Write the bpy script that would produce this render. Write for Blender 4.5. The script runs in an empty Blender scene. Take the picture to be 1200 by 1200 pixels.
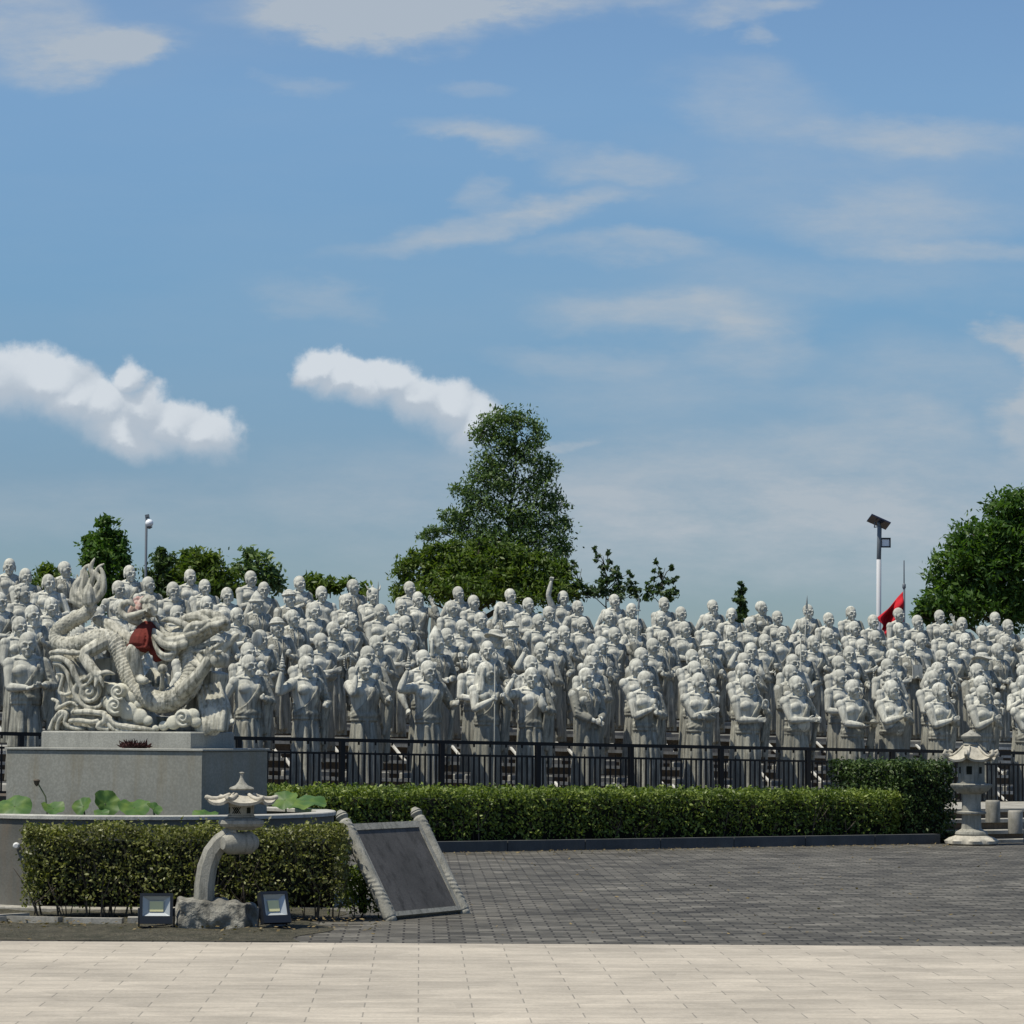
import bpy, bmesh, math, random
import numpy as np
from mathutils import Vector, Matrix
R = math.radians
random.seed(7); rng = np.random.default_rng(11)
scene = bpy.context.scene
COL = scene.collection

# ------------------------------------------------------------------ camera
F_PX = 3700.0
CAMZ = 1.6
_pt = math.atan(250/F_PX); _rl = R(.3)
_F = Vector((0, math.cos(_pt), math.sin(_pt)))
_R0 = Vector((1, 0, 0)); _U0 = _R0.cross(_F)
_R = _R0*math.cos(_rl) + _U0*math.sin(_rl)
_U = _U0*math.cos(_rl) - _R0*math.sin(_rl)
CAM = Vector((0, 0, CAMZ))
cd = bpy.data.cameras.new('camera'); cam = bpy.data.objects.new('camera', cd); COL.objects.link(cam)
cd.sensor_width = 36; cd.lens = 36*F_PX/1200; cd.clip_start = .5; cd.clip_end = 4000
cam.matrix_world = Matrix(((_R.x, _U.x, -_F.x, 0), (_R.y, _U.y, -_F.y, 0), (_R.z, _U.z, -_F.z, CAMZ), (0, 0, 0, 1)))
scene.camera = cam
def ray(px, py): return _F*F_PX + _R*(px-600) + _U*(600-py)
def at(px, py, Y):
    d = ray(px, py); return CAM + d*(Y/d.y)
def pxscale(Y): return F_PX/Y

# ------------------------------------------------------------------ sun, sky, exposure
SUN = Vector((-.885*math.cos(R(65)), -.465*math.cos(R(65)), math.sin(R(65)))).normalized()
sl = bpy.data.lights.new('sun', 'SUN'); sl.energy = 5.0; sl.angle = R(.5); sl.color = (1, .94, .81)
so = bpy.data.objects.new('sun', sl); COL.objects.link(so)
so.rotation_euler = SUN.to_track_quat('Z', 'Y').to_euler()
so.location = (0, 0, 60)
scene.view_settings.view_transform = 'Standard'; scene.view_settings.look = 'None'
scene.view_settings.exposure = 0.0; scene.view_settings.gamma = 1
scene.view_settings.use_curve_mapping = False
SKY_STRENGTH = .118

def build_world():
    w = bpy.data.worlds.new('World'); scene.world = w; w.use_nodes = True
    nt = w.node_tree; N = nt.nodes; L = nt.links; N.clear()
    def math_(op, a, b=None, c=None, clamp=False):
        n = N.new('ShaderNodeMath'); n.operation = op; n.use_clamp = clamp
        for i, v in enumerate((a, b, c)):
            if v is None: continue
            if isinstance(v, (int, float)): n.inputs[i].default_value = v
            else: L.new(v, n.inputs[i])
        return n.outputs[0]
    def vm(op, a, b=None):
        n = N.new('ShaderNodeVectorMath'); n.operation = op
        for i, v in enumerate((a, b)):
            if v is None: continue
            if isinstance(v, tuple): n.inputs[i].default_value = v
            else: L.new(v, n.inputs[i])
        return n.outputs['Value'] if op in ('LENGTH', 'DOT_PRODUCT') else n.outputs[0]
    sky = N.new('ShaderNodeTexSky'); sky.sky_type = 'NISHITA'; sky.sun_disc = False
    sky.sun_elevation = math.asin(SUN.z); sky.sun_rotation = math.atan2(SUN.x, SUN.y)
    sky.air_density = 1.0; sky.dust_density = .3; sky.ozone_density = 1.2; sky.altitude = 0
    tc = N.new('ShaderNodeTexCoord'); sx = N.new('ShaderNodeSeparateXYZ'); L.new(tc.outputs['Generated'], sx.inputs[0])
    X, Y, Z = sx.outputs
    ysafe = math_('MAXIMUM', math_('ABSOLUTE', Y), .02)
    u = math_('DIVIDE', X, ysafe); v = math_('DIVIDE', Z, ysafe)
    cb = N.new('ShaderNodeCombineXYZ'); L.new(u, cb.inputs[0]); L.new(v, cb.inputs[1]); L.new(Y, cb.inputs[2])
    P = cb.outputs[0]
    def noise(scale, detail, rough, vec=P, xs=1, ys=1):
        m = N.new('ShaderNodeMapping'); m.inputs['Scale'].default_value = (xs, ys, 1); L.new(vec, m.inputs[0])
        n = N.new('ShaderNodeTexNoise'); n.inputs['Scale'].default_value = scale
        n.inputs['Detail'].default_value = detail; n.inputs['Roughness'].default_value = rough
        L.new(m.outputs[0], n.inputs['Vector']); return n
    # two warped copies of the direction: a tight one for cumulus, a loose streaky one for cirrus
    def warp(scale, amp, xs=1, ys=1, ax=1, ay=1):
        n = noise(scale, 6, .6, P, xs, ys)
        s = vm('SUBTRACT', n.outputs['Color'], (.5, .5, .5)); s = vm('MULTIPLY', s, (amp*ax, amp*ay, 0))
        return vm('ADD', P, s)
    Pc = warp(40, .016); Pw = warp(14, .05, 1, 2.2, 1.6, .6)
    def blob(PP, px, py, rx, ry, rot=0):
        d = ray(px, py); cu, cv = d.x/d.y, d.z/d.y
        q = vm('SUBTRACT', PP, (cu, cv, 0)); a = -R(rot)
        ru, rv = rx/F_PX, ry/F_PX
        e = vm('DOT_PRODUCT', q, (math.cos(a)/ru, math.sin(a)/ru, 0))
        f = vm('DOT_PRODUCT', q, (-math.sin(a)/rv, math.cos(a)/rv, 0))
        r = math_('SQRT', math_('ADD', math_('MULTIPLY', e, e), math_('MULTIPLY', f, f)))
        return math_('SUBTRACT', 1, r)
    puffy = [(-20, 452, 90, 50, 0), (50, 450, 84, 50, 8), (85, 468, 80, 46, 10), (120, 478, 80, 46, 15), (151, 452, 30, 36, 0), (165, 488, 76, 46, 15), (200, 500, 70, 42, 15), (238, 512, 60, 38, 12), (150, 505, 90, 34, 15),
             (375, 436, 44, 30, 5), (400, 448, 50, 32, 10), (425, 455, 60, 34, 20), (468, 452, 46, 40, 10), (490, 468, 60, 42, 20), (520, 480, 54, 44, 20), (548, 496, 44, 46, 20)]
    soft = [(20, 30, 90, 62, 0, .55), (95, 68, 110, 30, -10, .75), (140, 60, 50, 26, 0, .5), (470, 0, 230, 50, -2, .95), (420, 22, 130, 32, 6, .6), (600, 2, 190, 26, -3, .6),
            (548, 166, 110, 20, 6, .55), (572, 226, 46, 18, 0, .4), (560, 268, 190, 24, -12, .5), (740, 300, 140, 18, 2, .42),
            (878, 38, 34, 16, 8, .5), (850, 8, 120, 16, -8, .6), (880, 112, 130, 44, 14, .33), (1080, 166, 170, 24, 4, .42), (730, 195, 90, 24, 0, .4),
            (1060, 250, 170, 40, 0, .33), (1120, 288, 160, 20, 4, .42), (800, 368, 190, 30, 2, .52), (870, 410, 90, 40, 0, .36),
            (350, 355, 64, 26, 10, .3), (1180, 388, 50, 20, 0, .75), (1205, 430, 30, 50, 0, .6), (1195, 488, 46, 42, 10, .55), (1030, 488, 130, 34, 4, .38), (900, 560, 620, 70, 0, .5),
            (662, 508, 54, 10, -6, .5), (180, 600, 420, 46, 0, .22), (940, 640, 640, 70, 0, .5), (690, 415, 150, 22, 0, .3), (1000, 330, 260, 40, 0, .25), (760, 460, 220, 40, 0, .25), (960, 210, 280, 70, 0, .2), (1100, 440, 160, 50, 0, .3), (660, 240, 90, 18, -6, .35), (520, 105, 60, 14, 8, .3), (340, 95, 50, 12, 0, .25)]
    acc = None; acc2 = None
    for b in puffy:
        o = blob(Pc, *b); acc = o if acc is None else math_('MAXIMUM', acc, o)
        o = blob(Pc, b[0]+4, b[1]+15, *b[2:]); acc2 = o if acc2 is None else math_('MAXIMUM', acc2, o)
    nz = noise(52, 10, .6)
    n0 = math_('SUBTRACT', nz.outputs[0], .5)
    low = math_('SUBTRACT', acc2, acc)                 # positive towards the underside of a cloud
    dens = math_('ADD', acc, math_('MULTIPLY', n0, 1.1))
    def sstep(v, a, b, c=0, d=1):
        m = N.new('ShaderNodeMapRange'); m.interpolation_type = 'SMOOTHSTEP'
        for k_, q_ in (('From Min', a), ('From Max', b), ('To Min', c), ('To Max', d)): m.inputs[k_].default_value = q_
        L.new(v, m.inputs['Value']); return m.outputs[0]
    crisp = sstep(dens, -.02, .36); softe = sstep(math_('ADD', acc, math_('MULTIPLY', n0, .4)), -.05, .8)
    under = sstep(low, -.12, .32)
    cumulus = math_('ADD', math_('MULTIPLY', crisp, math_('SUBTRACT', 1, under)), math_('MULTIPLY', softe, under))
    cumulus = math_('MULTIPLY', cumulus, .84)
    sacc = None
    for (px, py, rx, ry, rot, st) in soft:
        o = blob(Pw, px, py, rx, ry, rot)
        m = N.new('ShaderNodeMapRange'); m.interpolation_type = 'SMOOTHSTEP'
        m.inputs['From Min'].default_value = -.25; m.inputs['From Max'].default_value = .75; m.inputs['To Max'].default_value = st
        L.new(o, m.inputs['Value']); sacc = m.outputs[0] if sacc is None else math_('ADD', sacc, m.outputs[0])
    wn = noise(22, 8, .68, P, 1, 3.2)
    wm = N.new('ShaderNodeMapRange'); wm.inputs['From Min'].default_value = .25; wm.inputs['From Max'].default_value = .75
    wm.inputs['To Min'].default_value = .3; wm.inputs['To Max'].default_value = 1.6; L.new(wn.outputs[0], wm.inputs['Value'])
    cir = math_('MULTIPLY', math_('MULTIPLY', sacc, wm.outputs[0]), .95)
    # thin general veil, everywhere in the sky
    veil = noise(3.1, 7, .6, P, 1, 4)
    vr = N.new('ShaderNodeMapRange'); vr.inputs['From Min'].default_value = .45; vr.inputs['From Max'].default_value = .8; vr.inputs['To Max'].default_value = .16
    L.new(veil.outputs[0], vr.inputs['Value'])
    cir = math_('MINIMUM', math_('ADD', cir, vr.outputs[0]), .8)
    # cloud colour: brighter towards the top of each cumulus, greyer within
    shade = noise(38, 5, .55)
    cr = N.new('ShaderNodeMix'); cr.data_type = 'RGBA'
    cr.inputs['A'].default_value = (4.2, 4.65, 5.2, 1); cr.inputs['B'].default_value = (6.1, 6.4, 6.7, 1)
    sh_o = sstep(math_('ADD', low, math_('MULTIPLY', math_('SUBTRACT', shade.outputs[0], .5), .9)), .06, -.36)
    L.new(sh_o, cr.inputs['Factor'])
    # tint of the clear sky
    tint = N.new('ShaderNodeMix'); tint.data_type = 'RGBA'; tint.blend_type = 'MULTIPLY'; tint.inputs['Factor'].default_value = 1
    L.new(sky.outputs[0], tint.inputs['A'])
    ht = N.new('ShaderNodeValToRGB'); L.new(Z, ht.inputs[0]); e = ht.color_ramp.elements
    for q_, (pos, c) in enumerate(SKY_TINTS):
        el = e[q_] if q_ < 2 else e.new(pos)
        el.position = pos; el.color = c
    L.new(ht.outputs[0], tint.inputs['B'])
    m1 = N.new('ShaderNodeMix'); m1.data_type = 'RGBA'; L.new(cir, m1.inputs['Factor']); L.new(tint.outputs['Result'], m1.inputs['A'])
    m1.inputs['B'].default_value = (3.9, 4.3, 4.7, 1)
    m2 = N.new('ShaderNodeMix'); m2.data_type = 'RGBA'; L.new(cumulus, m2.inputs['Factor']); L.new(m1.outputs['Result'], m2.inputs['A'])
    L.new(cr.outputs['Result'], m2.inputs['B'])
    bg = N.new('ShaderNodeBackground'); bg.inputs['Strength'].default_value = SKY_STRENGTH
    out = N.new('ShaderNodeOutputWorld'); L.new(m2.outputs['Result'], bg.inputs[0]); L.new(bg.outputs[0], out.inputs[0])
SKY_TINTS = [(0, (.37, .45, .58, 1)), (.30, (.70, .80, .93, 1)), (.075, (.385, .495, .645, 1)), (.135, (.475, .64, .77, 1)), (.195, (.66, .80, .90, 1))]
build_world()

# ------------------------------------------------------------------ materials
def new_mat(name):
    m = bpy.data.materials.new(name); m.use_nodes = True
    nt = m.node_tree; b = nt.nodes['Principled BSDF']; return m, nt, b
def rgba(c): return (c[0], c[1], c[2], 1)
def plain(name, col, rough=.6, metal=0.0, emit=None):
    m, nt, b = new_mat(name); b.inputs['Base Color'].default_value = rgba(col); b.inputs['Roughness'].default_value = rough
    b.inputs['Metallic'].default_value = metal
    if emit: b.inputs['Emission Color'].default_value = rgba(emit[0]); b.inputs['Emission Strength'].default_value = emit[1]
    return m
def stone(name, c1, c2, scale=6, streak=0.0, streak_col=(.1, .1, .09), speck=.25, bump=.3, rough=.88, rand=0.0, bscale=60, bdist=.01, lo=.5, hi=.72):
    """weathered stone: two tones by noise, fine speckle, optional rain streaks, small bump"""
    m, nt, b = new_mat(name); N = nt.nodes; L = nt.links
    tc = N.new('ShaderNodeTexCoord'); oi = N.new('ShaderNodeObjectInfo')
    add = N.new('ShaderNodeVectorMath'); add.operation = 'ADD'; L.new(tc.outputs['Object'], add.inputs[0])
    sc = N.new('ShaderNodeVectorMath'); sc.operation = 'SCALE'; sc.inputs[0].default_value = (13, 7, 9); L.new(oi.outputs['Random'], sc.inputs['Scale']); L.new(sc.outputs[0], add.inputs[1])
    V = add.outputs[0]
    def nz(s, d=5, r=.6, scl=(1, 1, 1)):
        mp = N.new('ShaderNodeMapping'); mp.inputs['Scale'].default_value = scl; L.new(V, mp.inputs[0])
        n = N.new('ShaderNodeTexNoise'); n.inputs['Scale'].default_value = s; n.inputs['Detail'].default_value = d; n.inputs['Roughness'].default_value = r
        L.new(mp.outputs[0], n.inputs['Vector']); return n.outputs[0]
    def rng_(v, a, b_, c=0, d=1):
        r = N.new('ShaderNodeMapRange'); r.inputs['From Min'].default_value = a; r.inputs['From Max'].default_value = b_
        r.inputs['To Min'].default_value = c; r.inputs['To Max'].default_value = d; L.new(v, r.inputs['Value']); return r.outputs[0]
    def mix(f, A, B, mode='MIX'):
        x = N.new('ShaderNodeMix'); x.data_type = 'RGBA'; x.blend_type = mode
        for k, v in (('Factor', f), ('A', A), ('B', B)):
            if isinstance(v, (int, float)): x.inputs[k].default_value = v
            elif isinstance(v, tuple): x.inputs[k].default_value = rgba(v)
            else: L.new(v, x.inputs[k])
        return x.outputs['Result']
    c = mix(rng_(nz(scale), .35, .65), c1, c2)
    sp = nz(scale*22, 2, .5)
    c = mix(rng_(sp, .62, .42, 0, speck), c, tuple(v*.45 for v in c1))
    if streak > 0:
        c = mix(rng_(nz(scale*1.6, 6, .65, (2.2, 2.2, .28)), lo, hi, 0, streak), c, streak_col)
    if rand > 0:
        c = mix(rng_(oi.outputs['Random'], 0, 1, 0, rand), c, tuple(v*.72 for v in c2))
    L.new(c, b.inputs['Base Color']); b.inputs['Roughness'].default_value = rough; b.inputs['Specular IOR Level'].default_value = .25
    bp = N.new('ShaderNodeBump'); bp.inputs['Strength'].default_value = bump; bp.inputs['Distance'].default_value = bdist
    L.new(nz(bscale, 4, .6), bp.inputs['Height']); L.new(bp.outputs[0], b.inputs['Normal'])
    return m
def foliage(name, cols, trans=.35, rough=.55, vscale=1.3):
    m, nt, b = new_mat(name); N = nt.nodes; L = nt.links
    geo = N.new('ShaderNodeNewGeometry'); tc = N.new('ShaderNodeTexCoord')
    n = N.new('ShaderNodeTexNoise'); n.inputs['Scale'].default_value = vscale; n.inputs['Detail'].default_value = 3; L.new(tc.outputs['Object'], n.inputs['Vector'])
    a = N.new('ShaderNodeMath'); a.operation = 'MULTIPLY_ADD'; L.new(geo.outputs['Random Per Island'], a.inputs[0]); a.inputs[1].default_value = .55
    s = N.new('ShaderNodeMath'); s.operation = 'SUBTRACT'; L.new(n.outputs[0], s.inputs[0]); s.inputs[1].default_value = .27; L.new(s.outputs[0], a.inputs[2])
    cr = N.new('ShaderNodeValToRGB'); e = cr.color_ramp.elements
    e[0].position = 0; e[0].color = rgba(cols[0]); e[1].position = 1; e[1].color = rgba(cols[-1])
    for i, c in enumerate(cols[1:-1]):
        q = e.new((i+1)/(len(cols)-1)); q.color = rgba(c)
    L.new(a.outputs[0], cr.inputs[0]); L.new(cr.outputs[0], b.inputs['Base Color']); b.inputs['Roughness'].default_value = rough
    b.inputs['Specular IOR Level'].default_value = .3
    tr = N.new('ShaderNodeBsdfTranslucent'); mixc = N.new('ShaderNodeMix'); mixc.data_type = 'RGBA'; mixc.blend_type = 'MULTIPLY'; mixc.inputs['Factor'].default_value = 1
    L.new(cr.outputs[0], mixc.inputs['A']); mixc.inputs['B'].default_value = (1.3, 1.5, .5, 1); L.new(mixc.outputs['Result'], tr.inputs[0])
    mx = N.new('ShaderNodeMixShader'); mx.inputs[0].default_value = trans; L.new(b.outputs[0], mx.inputs[1]); L.new(tr.outputs[0], mx.inputs[2])
    L.new(mx.outputs[0], N['Material Output'].inputs[0]); return m
def paving(name, cols, mortar, bw, bh, msize, rot=0, lowfreq=.35, streak=True, streakcol=None, bump=.25):
    m, nt, b = new_mat(name); N = nt.nodes; L = nt.links
    tc = N.new('ShaderNodeTexCoord'); mp = N.new('ShaderNodeMapping'); mp.inputs['Rotation'].default_value = (0, 0, rot); L.new(tc.outputs['Object'], mp.inputs[0])
    br = N.new('ShaderNodeTexBrick'); br.inputs['Scale'].default_value = 1; br.inputs['Brick Width'].default_value = bw; br.inputs['Row Height'].default_value = bh
    br.inputs['Mortar Size'].default_value = msize; br.inputs['Mortar Smooth'].default_value = .1; br.inputs['Bias'].default_value = 0
    br.inputs['Color1'].default_value = rgba(cols[0]); br.inputs['Color2'].default_value = rgba(cols[1]); br.inputs['Mortar'].default_value = rgba(mortar)
    L.new(mp.outputs[0], br.inputs['Vector'])
    def nz(s, d, scl=(1, 1, 1)):
        q = N.new('ShaderNodeMapping'); q.inputs['Scale'].default_value = scl; L.new(mp.outputs[0], q.inputs[0])
        n = N.new('ShaderNodeTexNoise'); n.inputs['Scale'].default_value = s; n.inputs['Detail'].default_value = d; n.inputs['Roughness'].default_value = .6
        L.new(q.outputs[0], n.inputs['Vector']); return n.outputs[0]
    def rg(v, a, b_, c, d):
        r = N.new('ShaderNodeMapRange'); r.inputs['From Min'].default_value = a; r.inputs['From Max'].default_value = b_
        r.inputs['To Min'].default_value = c; r.inputs['To Max'].default_value = d; L.new(v, r.inputs['Value']); return r.outputs[0]
    def mulc(c, f):
        x = N.new('ShaderNodeVectorMath'); x.operation = 'SCALE'; L.new(c, x.inputs[0]); L.new(f, x.inputs['Scale']); return x.outputs[0]
    c = mulc(br.outputs['Color'], rg(nz(.9, 5), .3, .7, 1-lowfreq, 1+lowfreq))
    c = mulc(c, rg(nz(40, 3), .3, .7, .9, 1.1))
    c = mulc(c, rg(nz(1, 5, (3.2, 7, 1)), .3, .7, 1-lowfreq*.8, 1+lowfreq*.8))
    # single slabs that are paler or darker than their neighbours
    vo = N.new('ShaderNodeTexVoronoi'); vo.inputs['Scale'].default_value = 1; q = N.new('ShaderNodeMapping'); q.inputs['Scale'].default_value = (1/(bw*1.0), 1/(bh*1.5), 1)
    L.new(mp.outputs[0], q.inputs[0]); L.new(q.outputs[0], vo.inputs['Vector'])
    sep = N.new('ShaderNodeSeparateColor'); L.new(vo.outputs['Color'], sep.inputs[0])
    c = mulc(c, rg(sep.outputs[0], 0, 1, 1-lowfreq*.5, 1+lowfreq*.5))
    if streakcol:
        x = N.new('ShaderNodeMix'); x.data_type = 'RGBA'; L.new(rg(nz(1.4, 6, (.8, 2.5, 1)), .55, .75, 0, .55), x.inputs['Factor']); L.new(c, x.inputs['A']); x.inputs['B'].default_value = rgba(streakcol); c = x.outputs['Result']
    L.new(c, b.inputs['Base Color']); b.inputs['Roughness'].default_value = .85; b.inputs['Specular IOR Level'].default_value = .3
    bp = N.new('ShaderNodeBump'); bp.inputs['Strength'].default_value = bump; bp.inputs['Distance'].default_value = .01
    L.new(nz(30, 3), bp.inputs['Height']); L.new(bp.outputs[0], b.inputs['Normal']); return m

M = {}
M['statue'] = stone('weathered_statue_stone', (.70, .69, .60), (.49, .485, .42), 5, .85, (.13, .13, .11), .2, .35, rand=.6, lo=.46, hi=.7)
M['robe'] = stone('weathered_shaded_robe_stone', (.49, .48, .40), (.29, .285, .24), 5, .9, (.07, .07, .06), .25, .4, rand=.7, lo=.42, hi=.68)  # real weathering, plus a darker tone painted for the shaded robes
M['base'] = stone('statue_base_stone', (.36, .35, .31), (.25, .25, .22), 4, .5)
M['dragon'] = stone('carved_pale_stone', (.60, .58, .49), (.37, .36, .30), 7, .9, (.12, .12, .095), .2, .4, lo=.45, hi=.66)
M['cloud'] = stone('carved_pale_stone_lit', (.6, .585, .48), (.48, .475, .41), 5, .45, (.16, .15, .12), .12, .3)  # same stone as the dragon, coloured brighter for sunlit clouds
M['granite'] = stone('grey_granite', (.285, .285, .25), (.225, .225, .195), 2.2, .5, (.19, .155, .09), .32, .15, bscale=90, bdist=.003)
M['granite2'] = stone('pale_granite', (.37, .37, .33), (.29, .29, .26), 3, .35, (.1, .1, .09), .35, .15, bdist=.003)
M['wall'] = stone('pond_render', (.16, .155, .135), (.105, .105, .092), 2.2, .55, (.16, .12, .08), .2, .2)
M['rim'] = stone('pond_rim_stone', (.5, .49, .44), (.38, .37, .33), 4, .4)
M['lantern'] = stone('lantern_stone', (.38, .365, .31), (.25, .245, .21), 6, .8, (.08, .08, .065), .35, .4)
M['lanternp'] = stone('lantern_cream_stone', (.55, .51, .42), (.38, .355, .29), 8, .7, (.15, .14, .11), .3, .3)
M['rock'] = stone('rough_rock', (.36, .345, .29), (.085, .082, .07), 4, .8, (.04, .038, .034), .45, .9, bscale=14, bdist=.04)
M['kerb'] = stone('kerb_stone', (.085, .09, .095), (.055, .06, .062), 3, .4)
M['kerbp'] = stone('pale_kerb_stone', (.42, .40, .35), (.25, .24, .2), 5, .6, (.1, .09, .07))
M['coping'] = stone('white_coping', (.66, .65, .6), (.45, .44, .4), 5, .5, (.15, .14, .12))
M['soil'] = stone('terrace_earth', (.15, .12, .088), (.085, .072, .055), 6, .4, (.04, .035, .03), .5, .8, bscale=30, bdist=.03)
M['dirt'] = stone('mossy_dirt', (.125, .112, .078), (.042, .045, .026), 4, .7, (.16, .145, .10), .7, 1, bscale=40, bdist=.05)
M['ground'] = stone('ground_earth', (.09, .1, .05), (.06, .075, .035), .4, .3)
M['slab'] = stone('dark_plaque_slate', (.11, .105, .10), (.075, .072, .068), 3, .9, (.03, .03, .028), .25, .25)
M['fence'] = plain('black_fence_paint', (.004, .004, .004), .75)
M['light'] = paving('pale_granite_paving', ((.41, .365, .295), (.345, .308, .25)), (.22, .2, .165), .61, .3, .0045, R(-1.64), .15)
M['dark'] = paving('dark_block_paving', ((.125, .117, .098), (.05, .047, .039)), (.02, .018, .015), .23, .16, .009, R(-1.64), .42, streakcol=(.14, .132, .11), bump=.6)
M['water'] = plain('pond_water', (.02, .03, .02), .08)
M['lotus'] = foliage('lotus_leaf_green', [(.03, .075, .03), (.075, .15, .04), (.24, .32, .06)], .3, .5, 9)
M['stem'] = plain('lotus_stem', (.1, .12, .05), .6)
M['pod'] = plain('lotus_seed_pod', (.08, .06, .04), .8)
M['bark'] = stone('bark', (.11, .09, .065), (.06, .05, .04), 8, .4, (.03, .03, .02), .3, .7)
M['twig'] = stone('hedge_twig', (.15, .12, .09), (.07, .055, .04), 8, .3)
M['deadwood'] = plain('dead_wood', (.09, .085, .085), .9)
M['hedge'] = foliage('hedge_leaves', [(.035, .05, .012), (.085, .125, .022), (.17, .22, .04), (.25, .28, .06)], .25, .45, 2)
M['hedge2'] = foliage('mottled_hedge_leaves', [(.05, .045, .018), (.10, .105, .032), (.18, .195, .05), (.28, .27, .09)], .25, .45, 3)
M['hedgeshaded'] = foliage('shade_darkened_hedge_leaves', [(.012, .022, .008), (.03, .055, .014), (.06, .10, .022), (.10, .14, .035)], .12, .5, 2)  # leaf colour darkened to paint the shaded face of the tall block
M['innershade'] = plain('painted_inner_shade', (.008, .01, .005), 1)  # near-black, paints the shade inside hedges and lantern windows
M['leafA'] = foliage('grey_green_leaves', [(.045, .085, .03), (.095, .155, .05), (.18, .24, .08)], .25, .5, .8)
M['leafB'] = foliage('olive_green_leaves', [(.04, .07, .014), (.085, .135, .024), (.17, .21, .04)], .35, .5, .8)
M['leafC'] = foliage('deep_green_leaves', [(.028, .065, .014), (.06, .125, .022), (.12, .19, .035)], .35, .5, .8)
M['leafD'] = foliage('dark_conifer_leaves', [(.03, .06, .024), (.055, .095, .035), (.10, .14, .05)], .3, .5, .8)
M['red'] = plain('red_enamel', (.26, .03, .02), .5)
M['redcloth'] = stone('faded_red_cloth', (.17, .03, .022), (.085, .018, .014), 9, .5, (.07, .015, .01), .1, .5)
M['pink'] = stone('faded_pink_veil', (.55, .48, .42), (.42, .2, .17), 26, .3, (.35, .1, .08))
M['flag'] = stone('red_flag_cloth', (.5, .016, .026), (.4, .012, .02), 3, 0, speck=0, bump=.1)
M['pole_w'] = plain('white_pole', (.62, .62, .62), .5)
M['pole_g'] = plain('grey_pole', (.13, .15, .17), .5)
M['black'] = plain('black_housing', (.012, .014, .018), .4)
M['panel'] = plain('solar_cells', (.02, .025, .05), .2)
M['globe'] = plain('opal_globe', (.82, .84, .86), .3)
M['chrome'] = plain('reflector', (.42, .45, .46), .4, .2)
M['led'] = plain('led_chip', (.72, .68, .36), .4)
M['dry'] = stone('dried_wreath', (.05, .016, .014), (.018, .008, .007), 30, 0)
M['pipe'] = plain('white_pipe', (.6, .6, .58), .5)

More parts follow.
